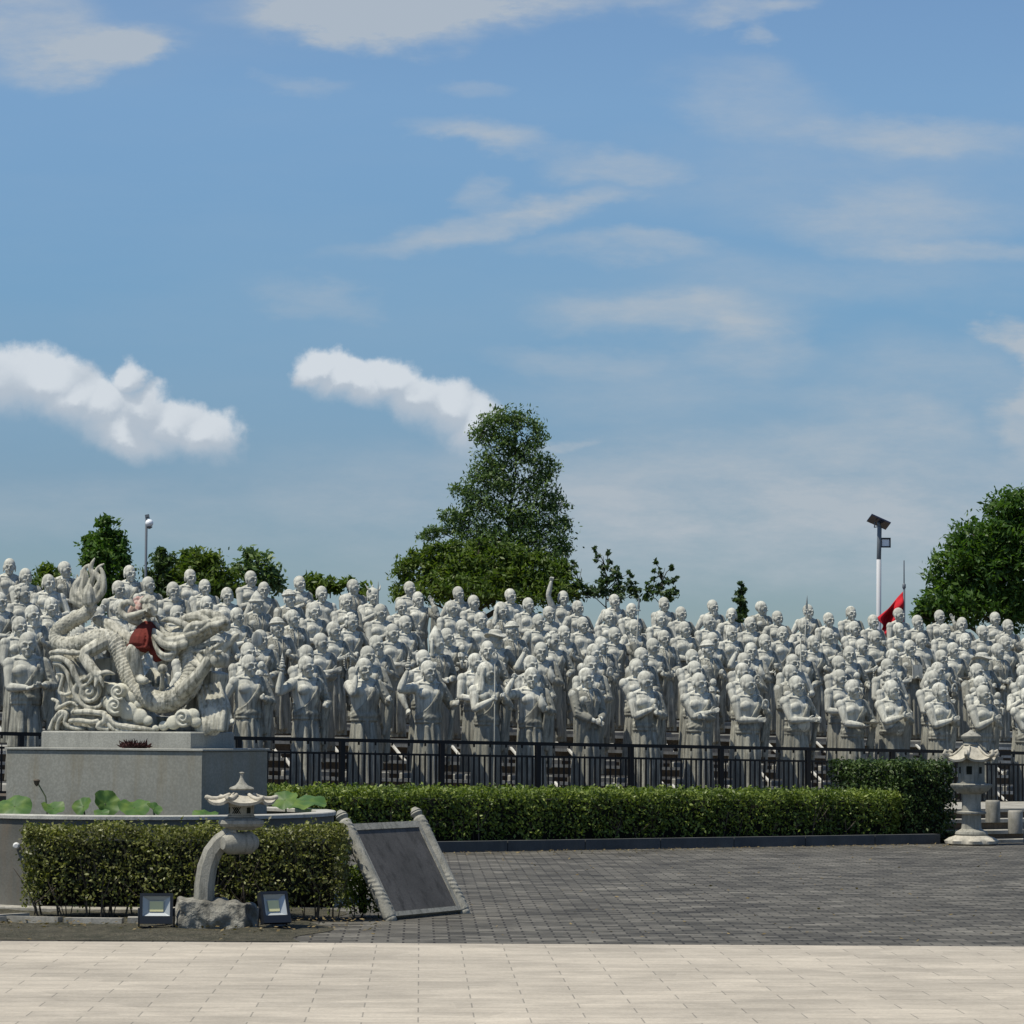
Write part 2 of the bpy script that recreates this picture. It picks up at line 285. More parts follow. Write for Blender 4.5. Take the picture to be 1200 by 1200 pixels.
# ------------------------------------------------------------------ mesh helpers
class MB:
    def __init__(s): s.v = []; s.f = []
    def add(s, vs, fs):
        o = len(s.v); s.v.extend([tuple(p) for p in vs]); s.f.extend([tuple(i+o for i in q) for q in fs]); return s
    def box(s, c, d, rz=0, rx=0, ry=0, taper=1.0):
        Mx = Matrix.Rotation(rz, 3, 'Z') @ Matrix.Rotation(ry, 3, 'Y') @ Matrix.Rotation(rx, 3, 'X'); vs = []
        for z in (-1, 1):
            t = taper if z > 0 else 1
            for x, y in ((-1, -1), (1, -1), (1, 1), (-1, 1)):
                vs.append(Vector(c) + Mx @ Vector((x*d[0]/2*t, y*d[1]/2*t, z*d[2]/2)))
        return s.add(vs, [(3, 2, 1, 0), (4, 5, 6, 7), (0, 1, 5, 4), (1, 2, 6, 5), (2, 3, 7, 6), (3, 0, 4, 7)])
    def ell(s, c, r, n=14, m=9, rot=None):
        vs = []; fs = []; c = Vector(c)
        def pt(v):
            v = Vector(v)
            if rot is not None: v = rot @ v
            return c+v
        vs.append(pt((0, 0, -r[2])))
        for j in range(1, m):
            a = -math.pi/2 + math.pi*j/m
            for i in range(n):
                t = 2*math.pi*i/n; vs.append(pt((r[0]*math.cos(a)*math.cos(t), r[1]*math.cos(a)*math.sin(t), r[2]*math.sin(a))))
        vs.append(pt((0, 0, r[2]))); top = len(vs)-1
        for i in range(n): fs.append((0, 1+(i+1) % n, 1+i)); fs.append((top, top-n+i, top-n+(i+1) % n))
        for j in range(m-2):
            for i in range(n):
                a = 1+j*n+i; b = 1+j*n+(i+1) % n; fs.append((a, b, b+n, a+n))
        return s.add(vs, fs)
    def tube(s, pts, rad, n=8, flat=None, up=None):
        """swept tube with rounded closed ends. rad: number or list; flat: (axis vector, factor) squashes the section along an axis"""
        pts = [Vector(p) for p in pts]; k = len(pts)
        if isinstance(rad, (int, float)): rad = [rad]*k
        rings = []; prev = None
        for i, p in enumerate(pts):
            t = (pts[min(i+1, k-1)]-pts[max(i-1, 0)])
            if t.length < 1e-9: t = Vector((0, 0, 1))
            t.normalize()
            if prev is None:
                a = Vector((0, 0, 1)) if abs(t.z) < .9 else Vector((0, 1, 0)); x = t.cross(a).normalized()
            else: x = (prev - t*prev.dot(t)).normalized()
            prev = x; y = t.cross(x)
            rings.append((p, x, y, rad[i], t))
        out = []
        p, x, y, r, t = rings[0]; out.append((p-t*r*.6, x, y, r*.55)); 
        out += [(p, x, y, r) for p, x, y, r, t in rings]
        p, x, y, r, t = rings[-1]; out.append((p+t*r*.6, x, y, r*.55))
        vs = []
        for p, x, y, r in out:
            for i in range(n):
                a = 2*math.pi*i/n; d = x*math.cos(a)*r + y*math.sin(a)*r
                if flat is not None: ax = flat[0]; d = d - ax*(d.dot(ax)*(1-flat[1]))
                vs.append(p+d)
        fs = [tuple(range(n))[::-1]]
        for j in range(len(out)-1):
            for i in range(n): a = j*n+i; b = j*n+(i+1) % n; fs.append((a, b, b+n, a+n))
        fs.append(tuple(range((len(out)-1)*n, len(out)*n)))
        return s.add(vs, fs)
    def lathe(s, c, prof, n=20, sq=None, rz=0):
        """prof: (radius, z) bottom to top. sq: polygon side count for faceted solids"""
        n = sq or n; vs = []; c = Vector(c)
        for r, z in prof:
            for i in range(n):
                a = 2*math.pi*(i+.5 if sq else i)/n + rz; vs.append(c+Vector((r*math.cos(a), r*math.sin(a), z)))
        k = len(prof); fs = [tuple(range(n))[::-1]]
        for j in range(k-1):
            for i in range(n): a = j*n+i; b = j*n+(i+1) % n; fs.append((a, b, b+n, a+n))
        fs.append(tuple(range((k-1)*n, k*n))); return s.add(vs, fs)
    def loft(s, rings):
        n = len(rings[0]); vs = [p for r in rings for p in r]; fs = [tuple(range(n))[::-1]]
        for j in range(len(rings)-1):
            for i in range(n): a = j*n+i; b = j*n+(i+1) % n; fs.append((a, b, b+n, a+n))
        fs.append(tuple(range((len(rings)-1)*n, len(rings)*n))); return s.add(vs, fs)
    def prism(s, poly, a, b, frame=None):
        """poly of (u, w); extruded from v=a to v=b; frame maps (u, v, w) to a point"""
        fr = frame or (lambda u, v, w: Vector((u, v, w))); n = len(poly)
        vs = [fr(u, a, w) for u, w in poly]+[fr(u, b, w) for u, w in poly]
        fs = [tuple(range(n)), tuple(range(2*n-1, n-1, -1))]
        for i in range(n): fs.append((i, n+i, n+(i+1) % n, (i+1) % n))
        return s.add(vs, fs)
    def mesh(s, name):
        me = bpy.data.meshes.new(name); me.from_pydata([tuple(p) for p in s.v], [], s.f); me.update(); return me
    def build(s, name, m, parent=None, smooth=True, angle=40, loc=None, rz=None):
        me = s.mesh(name)
        bm = bmesh.new(); bm.from_mesh(me); bmesh.ops.recalc_face_normals(bm, faces=bm.faces); bm.to_mesh(me); bm.free()
        return link(name, me, m, parent, smooth, angle, loc, rz)
def link(name, me, m, parent=None, smooth=True, angle=40, loc=None, rz=None):
    if m and not me.materials: me.materials.append(m)
    if smooth:
        me.polygons.foreach_set('use_smooth', [True]*len(me.polygons))
        if angle: 
            try: me.set_sharp_from_angle(angle=R(angle))
            except Exception: pass
    o = bpy.data.objects.new(name, me); COL.objects.link(o)
    if parent: o.parent = parent
    if loc is not None: o.location = loc
    if rz is not None: o.rotation_euler.z = rz
    return o
def remesh(mb, name, voxel, smooth=2, disp=None):
    me = mb.mesh('tmp'); o = bpy.data.objects.new('tmp', me); COL.objects.link(o)
    bm = bmesh.new(); bm.from_mesh(me); bmesh.ops.recalc_face_normals(bm, faces=bm.faces); bm.to_mesh(me); bm.free()
    r = o.modifiers.new('r', 'REMESH'); r.mode = 'VOXEL'; r.voxel_size = voxel
    if smooth: q = o.modifiers.new('s', 'SMOOTH'); q.factor = .5; q.iterations = smooth
    dg = bpy.context.evaluated_depsgraph_get(); dg.update()
    out = bpy.data.meshes.new_from_object(o.evaluated_get(dg)); out.name = name
    bpy.data.objects.remove(o); bpy.data.meshes.remove(me); out.materials.clear()
    if disp is not None:
        n = len(out.vertices); co = np.empty(n*3, np.float32); no = np.empty(n*3, np.float32)
        out.vertices.foreach_get('co', co); out.vertices.foreach_get('normal', no); co = co.reshape(-1, 3); no = no.reshape(-1, 3)
        co = disp(co, no); out.vertices.foreach_set('co', co.astype(np.float32).ravel()); out.update()
    return out
def tag(o, label=None, cat=None, group=None, kind=None):
    if label: o['label'] = label
    if cat: o['category'] = cat
    if group: o['group'] = group
    if kind: o['kind'] = kind
    return o
def thing(name, label, cat, loc=(0, 0, 0), rz=0, group=None):
    o = bpy.data.objects.new(name, None); o.empty_display_size = .2; COL.objects.link(o); o.location = loc; o.rotation_euler.z = rz
    return tag(o, label, cat, group)
def leaf_mesh(name, C, A, B):
    """one quad (rhombus) per leaf. C centres, A half length vectors, B half width vectors"""
    n = len(C); V = np.empty((n, 4, 3), np.float32)
    V[:, 0] = C-A; V[:, 1] = C+B; V[:, 2] = C+A; V[:, 3] = C-B
    me = bpy.data.meshes.new(name); me.vertices.add(n*4); me.vertices.foreach_set('co', V.ravel())
    me.loops.add(n*4); me.loops.foreach_set('vertex_index', np.arange(n*4, dtype=np.int32))
    me.polygons.add(n); me.polygons.foreach_set('loop_start', np.arange(0, n*4, 4, dtype=np.int32))
    me.update(calc_edges=True); me.validate(); return me
def unit(v): return v/np.maximum(np.linalg.norm(v, axis=1, keepdims=True), 1e-9)
def leaf_dirs(n, outward=None, droop=0.0, bias=.0):
    nrm = unit(rng.normal(size=(n, 3)) + (outward*bias if outward is not None else 0) + np.array([0, 0, .45]))
    a = rng.normal(size=(n, 3)); a[:, 2] -= droop; a = unit(a - nrm*np.sum(a*nrm, axis=1, keepdims=True)); b = np.cross(nrm, a)
    return a, b

# ------------------------------------------------------------------ frames of the place
DIR = Vector((.8694, .4943, 0)).normalized()      # along the fence and the rows of statues
NV = Vector((-DIR.y, DIR.x, 0))                   # uphill, away from the fence
P0 = Vector((-3.738, 43.5, 0))                    # a fence post
ROW_YAW = math.atan2(DIR.y, DIR.x)
def G(s, p, z=0): return P0 + DIR*s + NV*p + Vector((0, 0, z))
def gz(s): return .59 - .0225*s                   # ground at the foot of the first row
OFF, PITCH, RISE = 1.3, 2.0, .265
def meet(px, py, p):
    """point where the ray of a head meets the upright plane of a row"""
    d = ray(px, py); o = G(0, p); t = (o-CAM).dot(NV)/d.dot(NV); return CAM + d*t

def sheet(name, poly, z, m, kind='structure'):
    mb = MB(); mb.add([(x, y, z) for x, y in poly], [tuple(range(len(poly)))]); o = mb.build(name, m, smooth=False); return tag(o, kind=kind)

# ================================================================== SETTING
sheet('ground', [(-900, -60), (900, -60), (900, 1800), (-900, 1800)], -.012, M['ground'])
KA = Vector((-.81, 39.9, 0))                      # kerb line at the foot of the long hedge
def Kp(s, p=0, z=0): return KA + DIR*s + NV*p + Vector((0, 0, z))
a = Kp(-14); b_ = Kp(30)
sheet('dark_paving', [(-9, 22), (30, 22), (30, b_.y), (b_.x, b_.y), (a.x, a.y), (-14, 32)], 0, M['dark'])
sheet('light_paving', [(-30, -5), (30, -5), (30, 23.2), (-30, 23.3)], .006, M['light'])
# dirt bed on the left, a bumpy low sheet
mb = MB(); nx, ny = 60, 40
for j in range(ny+1):
    for i in range(nx+1):
        x = -9+7.5*i/nx; y = 23.42+4.6*j/ny
        e = min(1, (nx-i)/3, j/3)
        if i > nx-8: x += .25*math.sin(y*3.1)*.5
        mb.v.append((x, y, .004+max(0, e)*(.012+.012*math.sin(x*9)*math.sin(y*7)+random.random()*.014)))
for j in range(ny):
    for i in range(nx): k = j*(nx+1)+i; mb.f.append((k, k+1, k+nx+2, k+nx+1))
tag(mb.build('dirt_bed', M['dirt'], angle=0), kind='structure')
# terrace ground behind the fence and the stepped bank of statues
def slab_sp(mb, s0, s1, p0, p1, ztop, zbot=-.3, dz=None):
    n = 12
    for i in range(n):
        a0 = s0+(s1-s0)*i/n; a1 = s0+(s1-s0)*(i+1)/n
        f = (lambda s: gz(s)+ztop) if dz is None else dz
        q = [G(a0, p0, zbot), G(a1, p0, zbot), G(a1, p1, zbot), G(a0, p1, zbot), G(a0, p0, f(a0)), G(a1, p0, f(a1)), G(a1, p1, f(a1)), G(a0, p1, f(a0))]
        mb.add(q, [(4, 5, 6, 7), (0, 1, 5, 4)] + ([(3, 2, 6, 7)] if True else []) + ([(0, 3, 7, 4)] if i == 0 else []) + ([(1, 2, 6, 5)] if i == n-1 else []))
S0, S1 = -10, 42
mb = MB(); slab_sp(mb, S0, S1, -2.0, OFF+PITCH-1.05, 0); tag(mb.build('lower_terrace', M['soil'], smooth=False), kind='structure')
for k in range(1, 9):
    p0 = OFF+PITCH*k-1.05; p1 = p0+PITCH if k < 8 else p0+45
    mb = MB(); slab_sp(mb, S0, S1+6, p0+.002, p1, RISE*k-.012*k*0)
    tag(mb.build('terrace', M['soil'], smooth=False), kind='structure')
    # white coping on the edge, two step nosings in the riser, short kerbs between the statues
    mb = MB(); n = 26
    for i in range(n):
        a0 = S0+(S1+6-S0)*i/n; a1 = S0+(S1+6-S0)*(i+1)/n
        for (pp, w, zt, h) in ((p0-.03, .14, .03, .05), (p0-.28, .12, -.13, .045)):
            z0 = lambda s: gz(s)+RISE*k+zt
            q = [G(a0, pp, z0(a0)-h), G(a1, pp, z0(a1)-h), G(a1, pp+w, z0(a1)-h), G(a0, pp+w, z0(a0)-h), G(a0, pp, z0(a0)), G(a1, pp, z0(a1)), G(a1, pp+w, z0(a1)), G(a0, pp+w, z0(a0))]
            mb.add(q, [(4, 5, 6, 7), (0, 1, 5, 4), (3, 2, 6, 7), (0, 1, 2, 3)])
    a0 = S0+.37*(k % 3)
    while a0 < S1:
        d0 = G(a0, p0-.02, gz(a0)+RISE*k+.035); d1 = G(a0, p0-.5, gz(a0)+RISE*(k-1)+.03); w_ = DIR*.022; up_ = Vector((0, 0, .03))
        mb.add([d0-w_-up_, d0+w_-up_, d0+w_, d0-w_, d1-w_-up_, d1+w_-up_, d1+w_, d1-w_], [(3, 2, 1, 0), (4, 5, 6, 7), (0, 1, 5, 4), (1, 2, 6, 5), (2, 3, 7, 6), (3, 0, 4, 7)])
        a0 += 1.04+.025*k
    tag(mb.build('terrace_coping', M['coping'], smooth=False), kind='structure')

# steps on the right and the strip under the fence
def sbox(mb, s0, s1, p0, p1, z0, z1, base=None):
    f = base or (lambda s: 0)
    q = [G(s0, p0, z0+f(s0)*0), G(s1, p0, z0), G(s1, p1, z0), G(s0, p1, z0), G(s0, p0, z1+f(s0)), G(s1, p0, z1+f(s1)), G(s1, p1, z1+f(s1)), G(s0, p1, z1+f(s0))]
    mb.add(q, [(3, 2, 1, 0), (4, 5, 6, 7), (0, 1, 5, 4), (1, 2, 6, 5), (2, 3, 7, 6), (3, 0, 4, 7)])
pk = (KA-P0).dot(NV); sk = (KA-P0).dot(DIR)       # kerb line in fence frame
def railz(s): return 1.405-.0148*s
mb = MB(); n = 20
for i in range(n):
    a0 = -12+50*i/n; a1 = -12+50*(i+1)/n
    q = [G(a0, -.12, -.2), G(a1, -.12, -.2), G(a1, .12, -.2), G(a0, .12, -.2), G(a0, -.12, railz(a0)-.84), G(a1, -.12, railz(a1)-.84), G(a1, .12, railz(a1)-.84), G(a0, .12, railz(a0)-.84)]
    mb.add(q, [(4, 5, 6, 7), (0, 1, 5, 4), (3, 2, 6, 7)])
tag(mb.build('fence_kerb', M['kerbp'], smooth=False), kind='structure')
mb = MB()
sS = sk+8.3
for i, (pp, z) in enumerate(((0, .045), (.35, .16), (.75, .305), (1.15, .44))):
    sbox(mb, sS+.0*i, sS+8, pk+pp, pk+pp+(.6 if i < 3 else 3.5), -.2, z-.05)
st = thing('stone_steps', 'low stone steps climbing beside the right stone lantern toward the fence', 'steps')
mb.build('riser_block', M['soil'], st, smooth=False)
mb = MB()
for i, (pp, z) in enumerate(((0, .045), (.35, .16), (.75, .305), (1.15, .44))):
    sbox(mb, sS-.03, sS+8.05, pk+pp-.04, pk+pp+(.42 if i < 3 else 3.55), z-.05+.001, z)
mb.build('tread_slabs', M['kerbp'], st, smooth=False)
# kerb under the long hedge
mb = MB(); s = -6
while s < 7.75:
    l = 1.15; e = min(s+l-.012, 7.75)
    q = [Kp(s, -.0, -.05), Kp(e, 0, -.05), Kp(e, .16, -.05), Kp(s, .16, -.05), Kp(s, 0, .135), Kp(e, 0, .135), Kp(e, .16, .135), Kp(s, .16, .135)]
    mb.add(q, [(4, 5, 6, 7), (0, 1, 5, 4), (1, 2, 6, 5), (3, 0, 4, 7), (2, 3, 7, 6)]); s += l
tag(mb.build('hedge_kerb', M['kerb'], smooth=False), kind='structure')
# soil behind the kerb up to the terrace
mb = MB(); mb.add([Kp(-9, .16, .08), Kp(8.1, .16, .08), Kp(8.1, 3.2, .08), Kp(-9, 3.2, .08)], [(0, 1, 2, 3)]); tag(mb.build('hedge_bed', M['dirt'], smooth=False), kind='structure')

# ================================================================== FENCE
posts_px = [-60+0, ]
def fence(s0, s1, label):
    f = thing('metal_fence', label, 'fence', G(s0, 0, railz(s0)-.84))
    org = f.location
    step = 1.5837; mbr = MB(); 
    def bar(mb, a, b, w, h):
        d = (b-a); L_ = d.length; d.normalize(); x = d.cross(Vector((0, 0, 1))).normalized()*w/2; z = Vector((0, 0, h/2))
        vs = [a-x-z, a+x-z, a+x+z, a-x+z, b-x-z, b+x-z, b+x+z, b-x+z]; vs = [v-org for v in vs]
        mb.add(vs, [(3, 2, 1, 0), (4, 5, 6, 7), (0, 1, 5, 4), (1, 2, 6, 5), (2, 3, 7, 6), (3, 0, 4, 7)])
    for name, dz, w, h in (('top_rail', 0, .05, .05), ('middle_rail', -.185, .03, .03), ('bottom_rail', -.77, .03, .03)):
        mb = MB(); bar(mb, G(s0, 0, railz(s0)+dz), G(s1, 0, railz(s1)+dz), w, h); mb.build(name, M['fence'], f, smooth=False)
    k = math.ceil(s0/step-1e-6)
    mbb = MB()
    while k*step <= s1+1e-6:
        c = k*step; mb = MB(); z0 = railz(c)-.845
        mb.box(G(c, 0, (z0+railz(c)-.02)/2)-org, (.07, .07, railz(c)-.02-z0), ROW_YAW); mb.build('post', M['fence'], f, smooth=False)
        k += 1
    n = 18; q = math.ceil(s0/step*n)
    mbt = MB()
    while q*step/n < s1:
        c = q*step/n
        if q % n:
            zt = railz(c)-.187; zb = railz(c)-.77
            mbb.box(G(c, 0, (zt+zb)/2)-org, (.02, .02, zt-zb), ROW_YAW)
            if q % 3 == 0:
                mbt.box(G(c, 0, zt+.028)-org, (.016, .016, .05), ROW_YAW, taper=.3)
                mbt.box(G(c, 0, railz(c)-.042)-org, (.022, .022, .045), ROW_YAW)
        q += 1
    mbb.build('balusters', M['fence'], f, smooth=False); mbt.build('rail_finials', M['fence'], f, smooth=False)
fence(-5*1.5837, 15*1.5837, 'black metal railing fence with thin balusters running along the foot of the statue bank')

# ================================================================== STONE MONKS
def ik(S, T, l1, l2, pole):
    S = Vector(S); T = Vector(T); d = T-S; L_ = min(d.length, (l1+l2)*.985); d.normalize()
    a = (l1*l1-l2*l2+L_*L_)/(2*L_); h = math.sqrt(max(l1*l1-a*a, 0)); p = Vector(pole); p = (p-d*p.dot(d)).normalized()
    return S+d*a+p*h, S+d*L_
def hand(mb, W, d, style, side, up=None):
    """palm + four fingers + thumb. d: forearm direction, side -1 viewer's left"""
    d = Vector(d).normalized(); up = Vector(up or (0, 0, 1)); up = (up-d*up.dot(d)).normalized(); lat = d.cross(up).normalized()
    if style == 'fist':
        mb.ell(W+d*.055, (.042, .05, .042)); 
        for i in range(4):
            b = W+d*(.085)+up*(.030-.020*i); mb.tube([b-d*.02-lat*side*.0, b+d*.012-lat*side*.022, b-d*.012-lat*side*.045], [.0125, .0125, .011], 6)
        mb.tube([W+d*.03+up*.04, W+d*.07+up*.05-lat*side*.02, W+d*.09+up*.03-lat*side*.04], [.015, .0135, .012], 6); return
    if style == 'cup':   # palm up, fingers curled upwards around something
        mb.ell(W+d*.05, (.042, .048, .026))
        for i in range(4):
            b = W+d*.085+lat*(.030-.020*i); mb.tube([b, b+d*.03+up*.012, b+d*.04+up*.04], [.0125, .012, .0105], 6)
        mb.tube([W+d*.03+lat*.04*side, W+d*.06+lat*.055*side+up*.03, W+d*.08+lat*.045*side+up*.05], [.014, .013, .011], 6); return
    L4 = (.062, .075, .07, .055)
    mb.tube([W+d*.01, W+d*.06, W+d*.09], [.034, .042, .038], 8, flat=(lat, .45))
    for i in range(4):
        b = W+d*.09+up*(.030-.020*i); l = L4[i]; mb.tube([b, b+d*l*.6-lat*side*.006, b+d*l-lat*side*.02], [.0125, .012, .010], 6)
    mb.tube([W+d*.02+up*.035, W+d*.06+up*.062, W+d*.085+up*.066], [.015, .014, .011], 6)
def head_parts(mb, hc, yaw, kind, tilt=0, fat=1.0, beard=False, hat=None):
    Rm = Matrix.Rotation(yaw, 3, 'Z') @ Matrix.Rotation(tilt, 3, 'X'); hc = Vector(hc)
    def P(v): return hc+Rm @ Vector(v)
    def E(c, r, n=12, m=8): mb.ell(P(c), r, n, m, Rm)
    mb.ell(P((0, .02, .04)), (.118*fat**.5, .138, .128), 20, 12, Rm)
    mb.ell(P((0, -.022, -.05)), (.09*fat, .092, .112), 16, 10, Rm)
    E((0, -.088, -.128), (.042, .034, .034)); 
    for s in (-1, 1):
        mb.tube([P((s*.012, -.124, .016)), P((s*.045, -.118, .031)), P((s*.07, -.094, .022))], [.014, .014, .008], 7); E((s*.074, -.045, -.015), (.036, .055, .055))
        E((s*.05*fat, -.078, -.066), (.036, .034, .030)); E((s*.044, -.084, -.012), (.036, .02, .026)); E((s*.040, -.1, -.006), (.021, .012, .008))
        E((s*.119, .012, -.012), (.016, .034, .045)); E((s*.118, .006, -.062), (.014, .02, .034))
        E((s*.018, -.126, -.05), (.012, .015, .010))
    mb.tube([P((0, -.118, .018)), P((0, -.134, -.014)), P((0, -.152, -.044))], [.010, .0115, .017], 8)
    mb.tube([P((-.036, -.104, -.083)), P((0, -.121, -.079)), P((.036, -.104, -.083))], [.007, .0095, .007], 6)
    mb.tube([P((-.028, -.103, -.1)), P((0, -.116, -.101)), P((.028, -.103, -.1))], [.008, .0105, .008], 6)
    if beard:
        for i in range(7):
            x = (i-3)*.02; mb.tube([P((x, -.095, -.115)), P((x*1.1, -.105, -.17)), P((x*.6, -.1, -.23+abs(i-3)*.015))], [.018, .016, .006], 6)
    if kind == 'curly':
        r2 = random.Random(5)
        for i in range(70):
            a = r2.uniform(0, 2*math.pi); e = r2.uniform(-.15, 1.45); v = Vector((.12*math.cos(e)*math.cos(a), .14*math.cos(e)*math.sin(a), .128*math.sin(e)))
            if v.y < -.07 and v.z < .07: continue
            E((v.x, v.y+.02, v.z+.04), (.026, .026, .024), 7, 5)
        for i in range(26):
            a = math.pi*(.08+.84*i/25); v = (.125*math.cos(a), .02+.13*math.sin(a), -.06-.07*(i % 2)); E(v, (.026, .026, .03), 7, 5)
    if kind == 'cap':
        ring = [P((.131*math.cos(t), .02+.148*math.sin(t), .075-.012*math.sin(t))) for t in np.linspace(0, 2*math.pi, 21)]
        mb.tube(ring, .017, 7); mb.ell(P((0, .025, .075)), (.125, .142, .112), 18, 9, Rm)
    if kind == 'point':
        ring = [P((.13*math.cos(t), .02+.147*math.sin(t), .06)) for t in np.linspace(0, 2*math.pi, 21)]
        mb.tube(ring, .02, 7); mb.tube([P((0, .02, .08)), P((0, .02, .15)), P((0, .025, .21)), P((0, .03, .25))], [.125, .1, .05, .012], 14)
    if kind == 'hat':
        n = 20; prof = [(.10, .15), (.125, .12), (.135, .085)]
        rings = []
        for r, z, w in ((.06, .185, 0), (.115, .16, 0), (.132, .10, 0), (.21, .085, 1), (.2, .065, 1), (.12, .06, 0)):
            rings.append([P((r*math.cos(2*math.pi*i/n), .02+r*1.08*math.sin(2*math.pi*i/n), z+w*.035*math.cos(4*math.pi*i/n))) for i in range(n)][::-1])
        mb.loft(rings)
    if kind == 'mitre':
        mb.tube([P((0, .03, .06)), P((0, .03, .14)), P((0, .03, .23)), P((0, .05, .3))], [.128, .12, .08, .02], 12)
        for s in (-1, 1): mb.tube([P((s*.12, .03, .08)), P((s*.15, .02, -.05)), P((s*.16, .0, -.18))], [.03, .035, .03], 7)
    if kind == 'hood':
        mb.ell(P((0, .045, .045)), (.148, .14, .15), 18, 10, Rm)
        for s in (-1, 1): mb.tube([P((s*.115, -.01, .09)), P((s*.145, .01, -.04)), P((s*.165, .0, -.16)), P((s*.2, .0, -.26))], [.035, .045, .06, .06], 8)
        mb.tube([P((0, .1, .0)), P((0, .12, -.15)), P((0, .11, -.3))], [.12, .14, .17], 10)
    if kind == 'helmet':
        mb.ell(P((0, .03, .06)), (.132, .15, .125), 16, 9, Rm); mb.tube([P((0, .03, .16)), P((0, .03, .22))], [.03, .02], 8)
        for s in (-1, 1): mb.tube([P((s*.09, -.06, .12)), P((s*.14, -.04, .16)), P((s*.17, .0, .24))], [.025, .02, .008], 7)

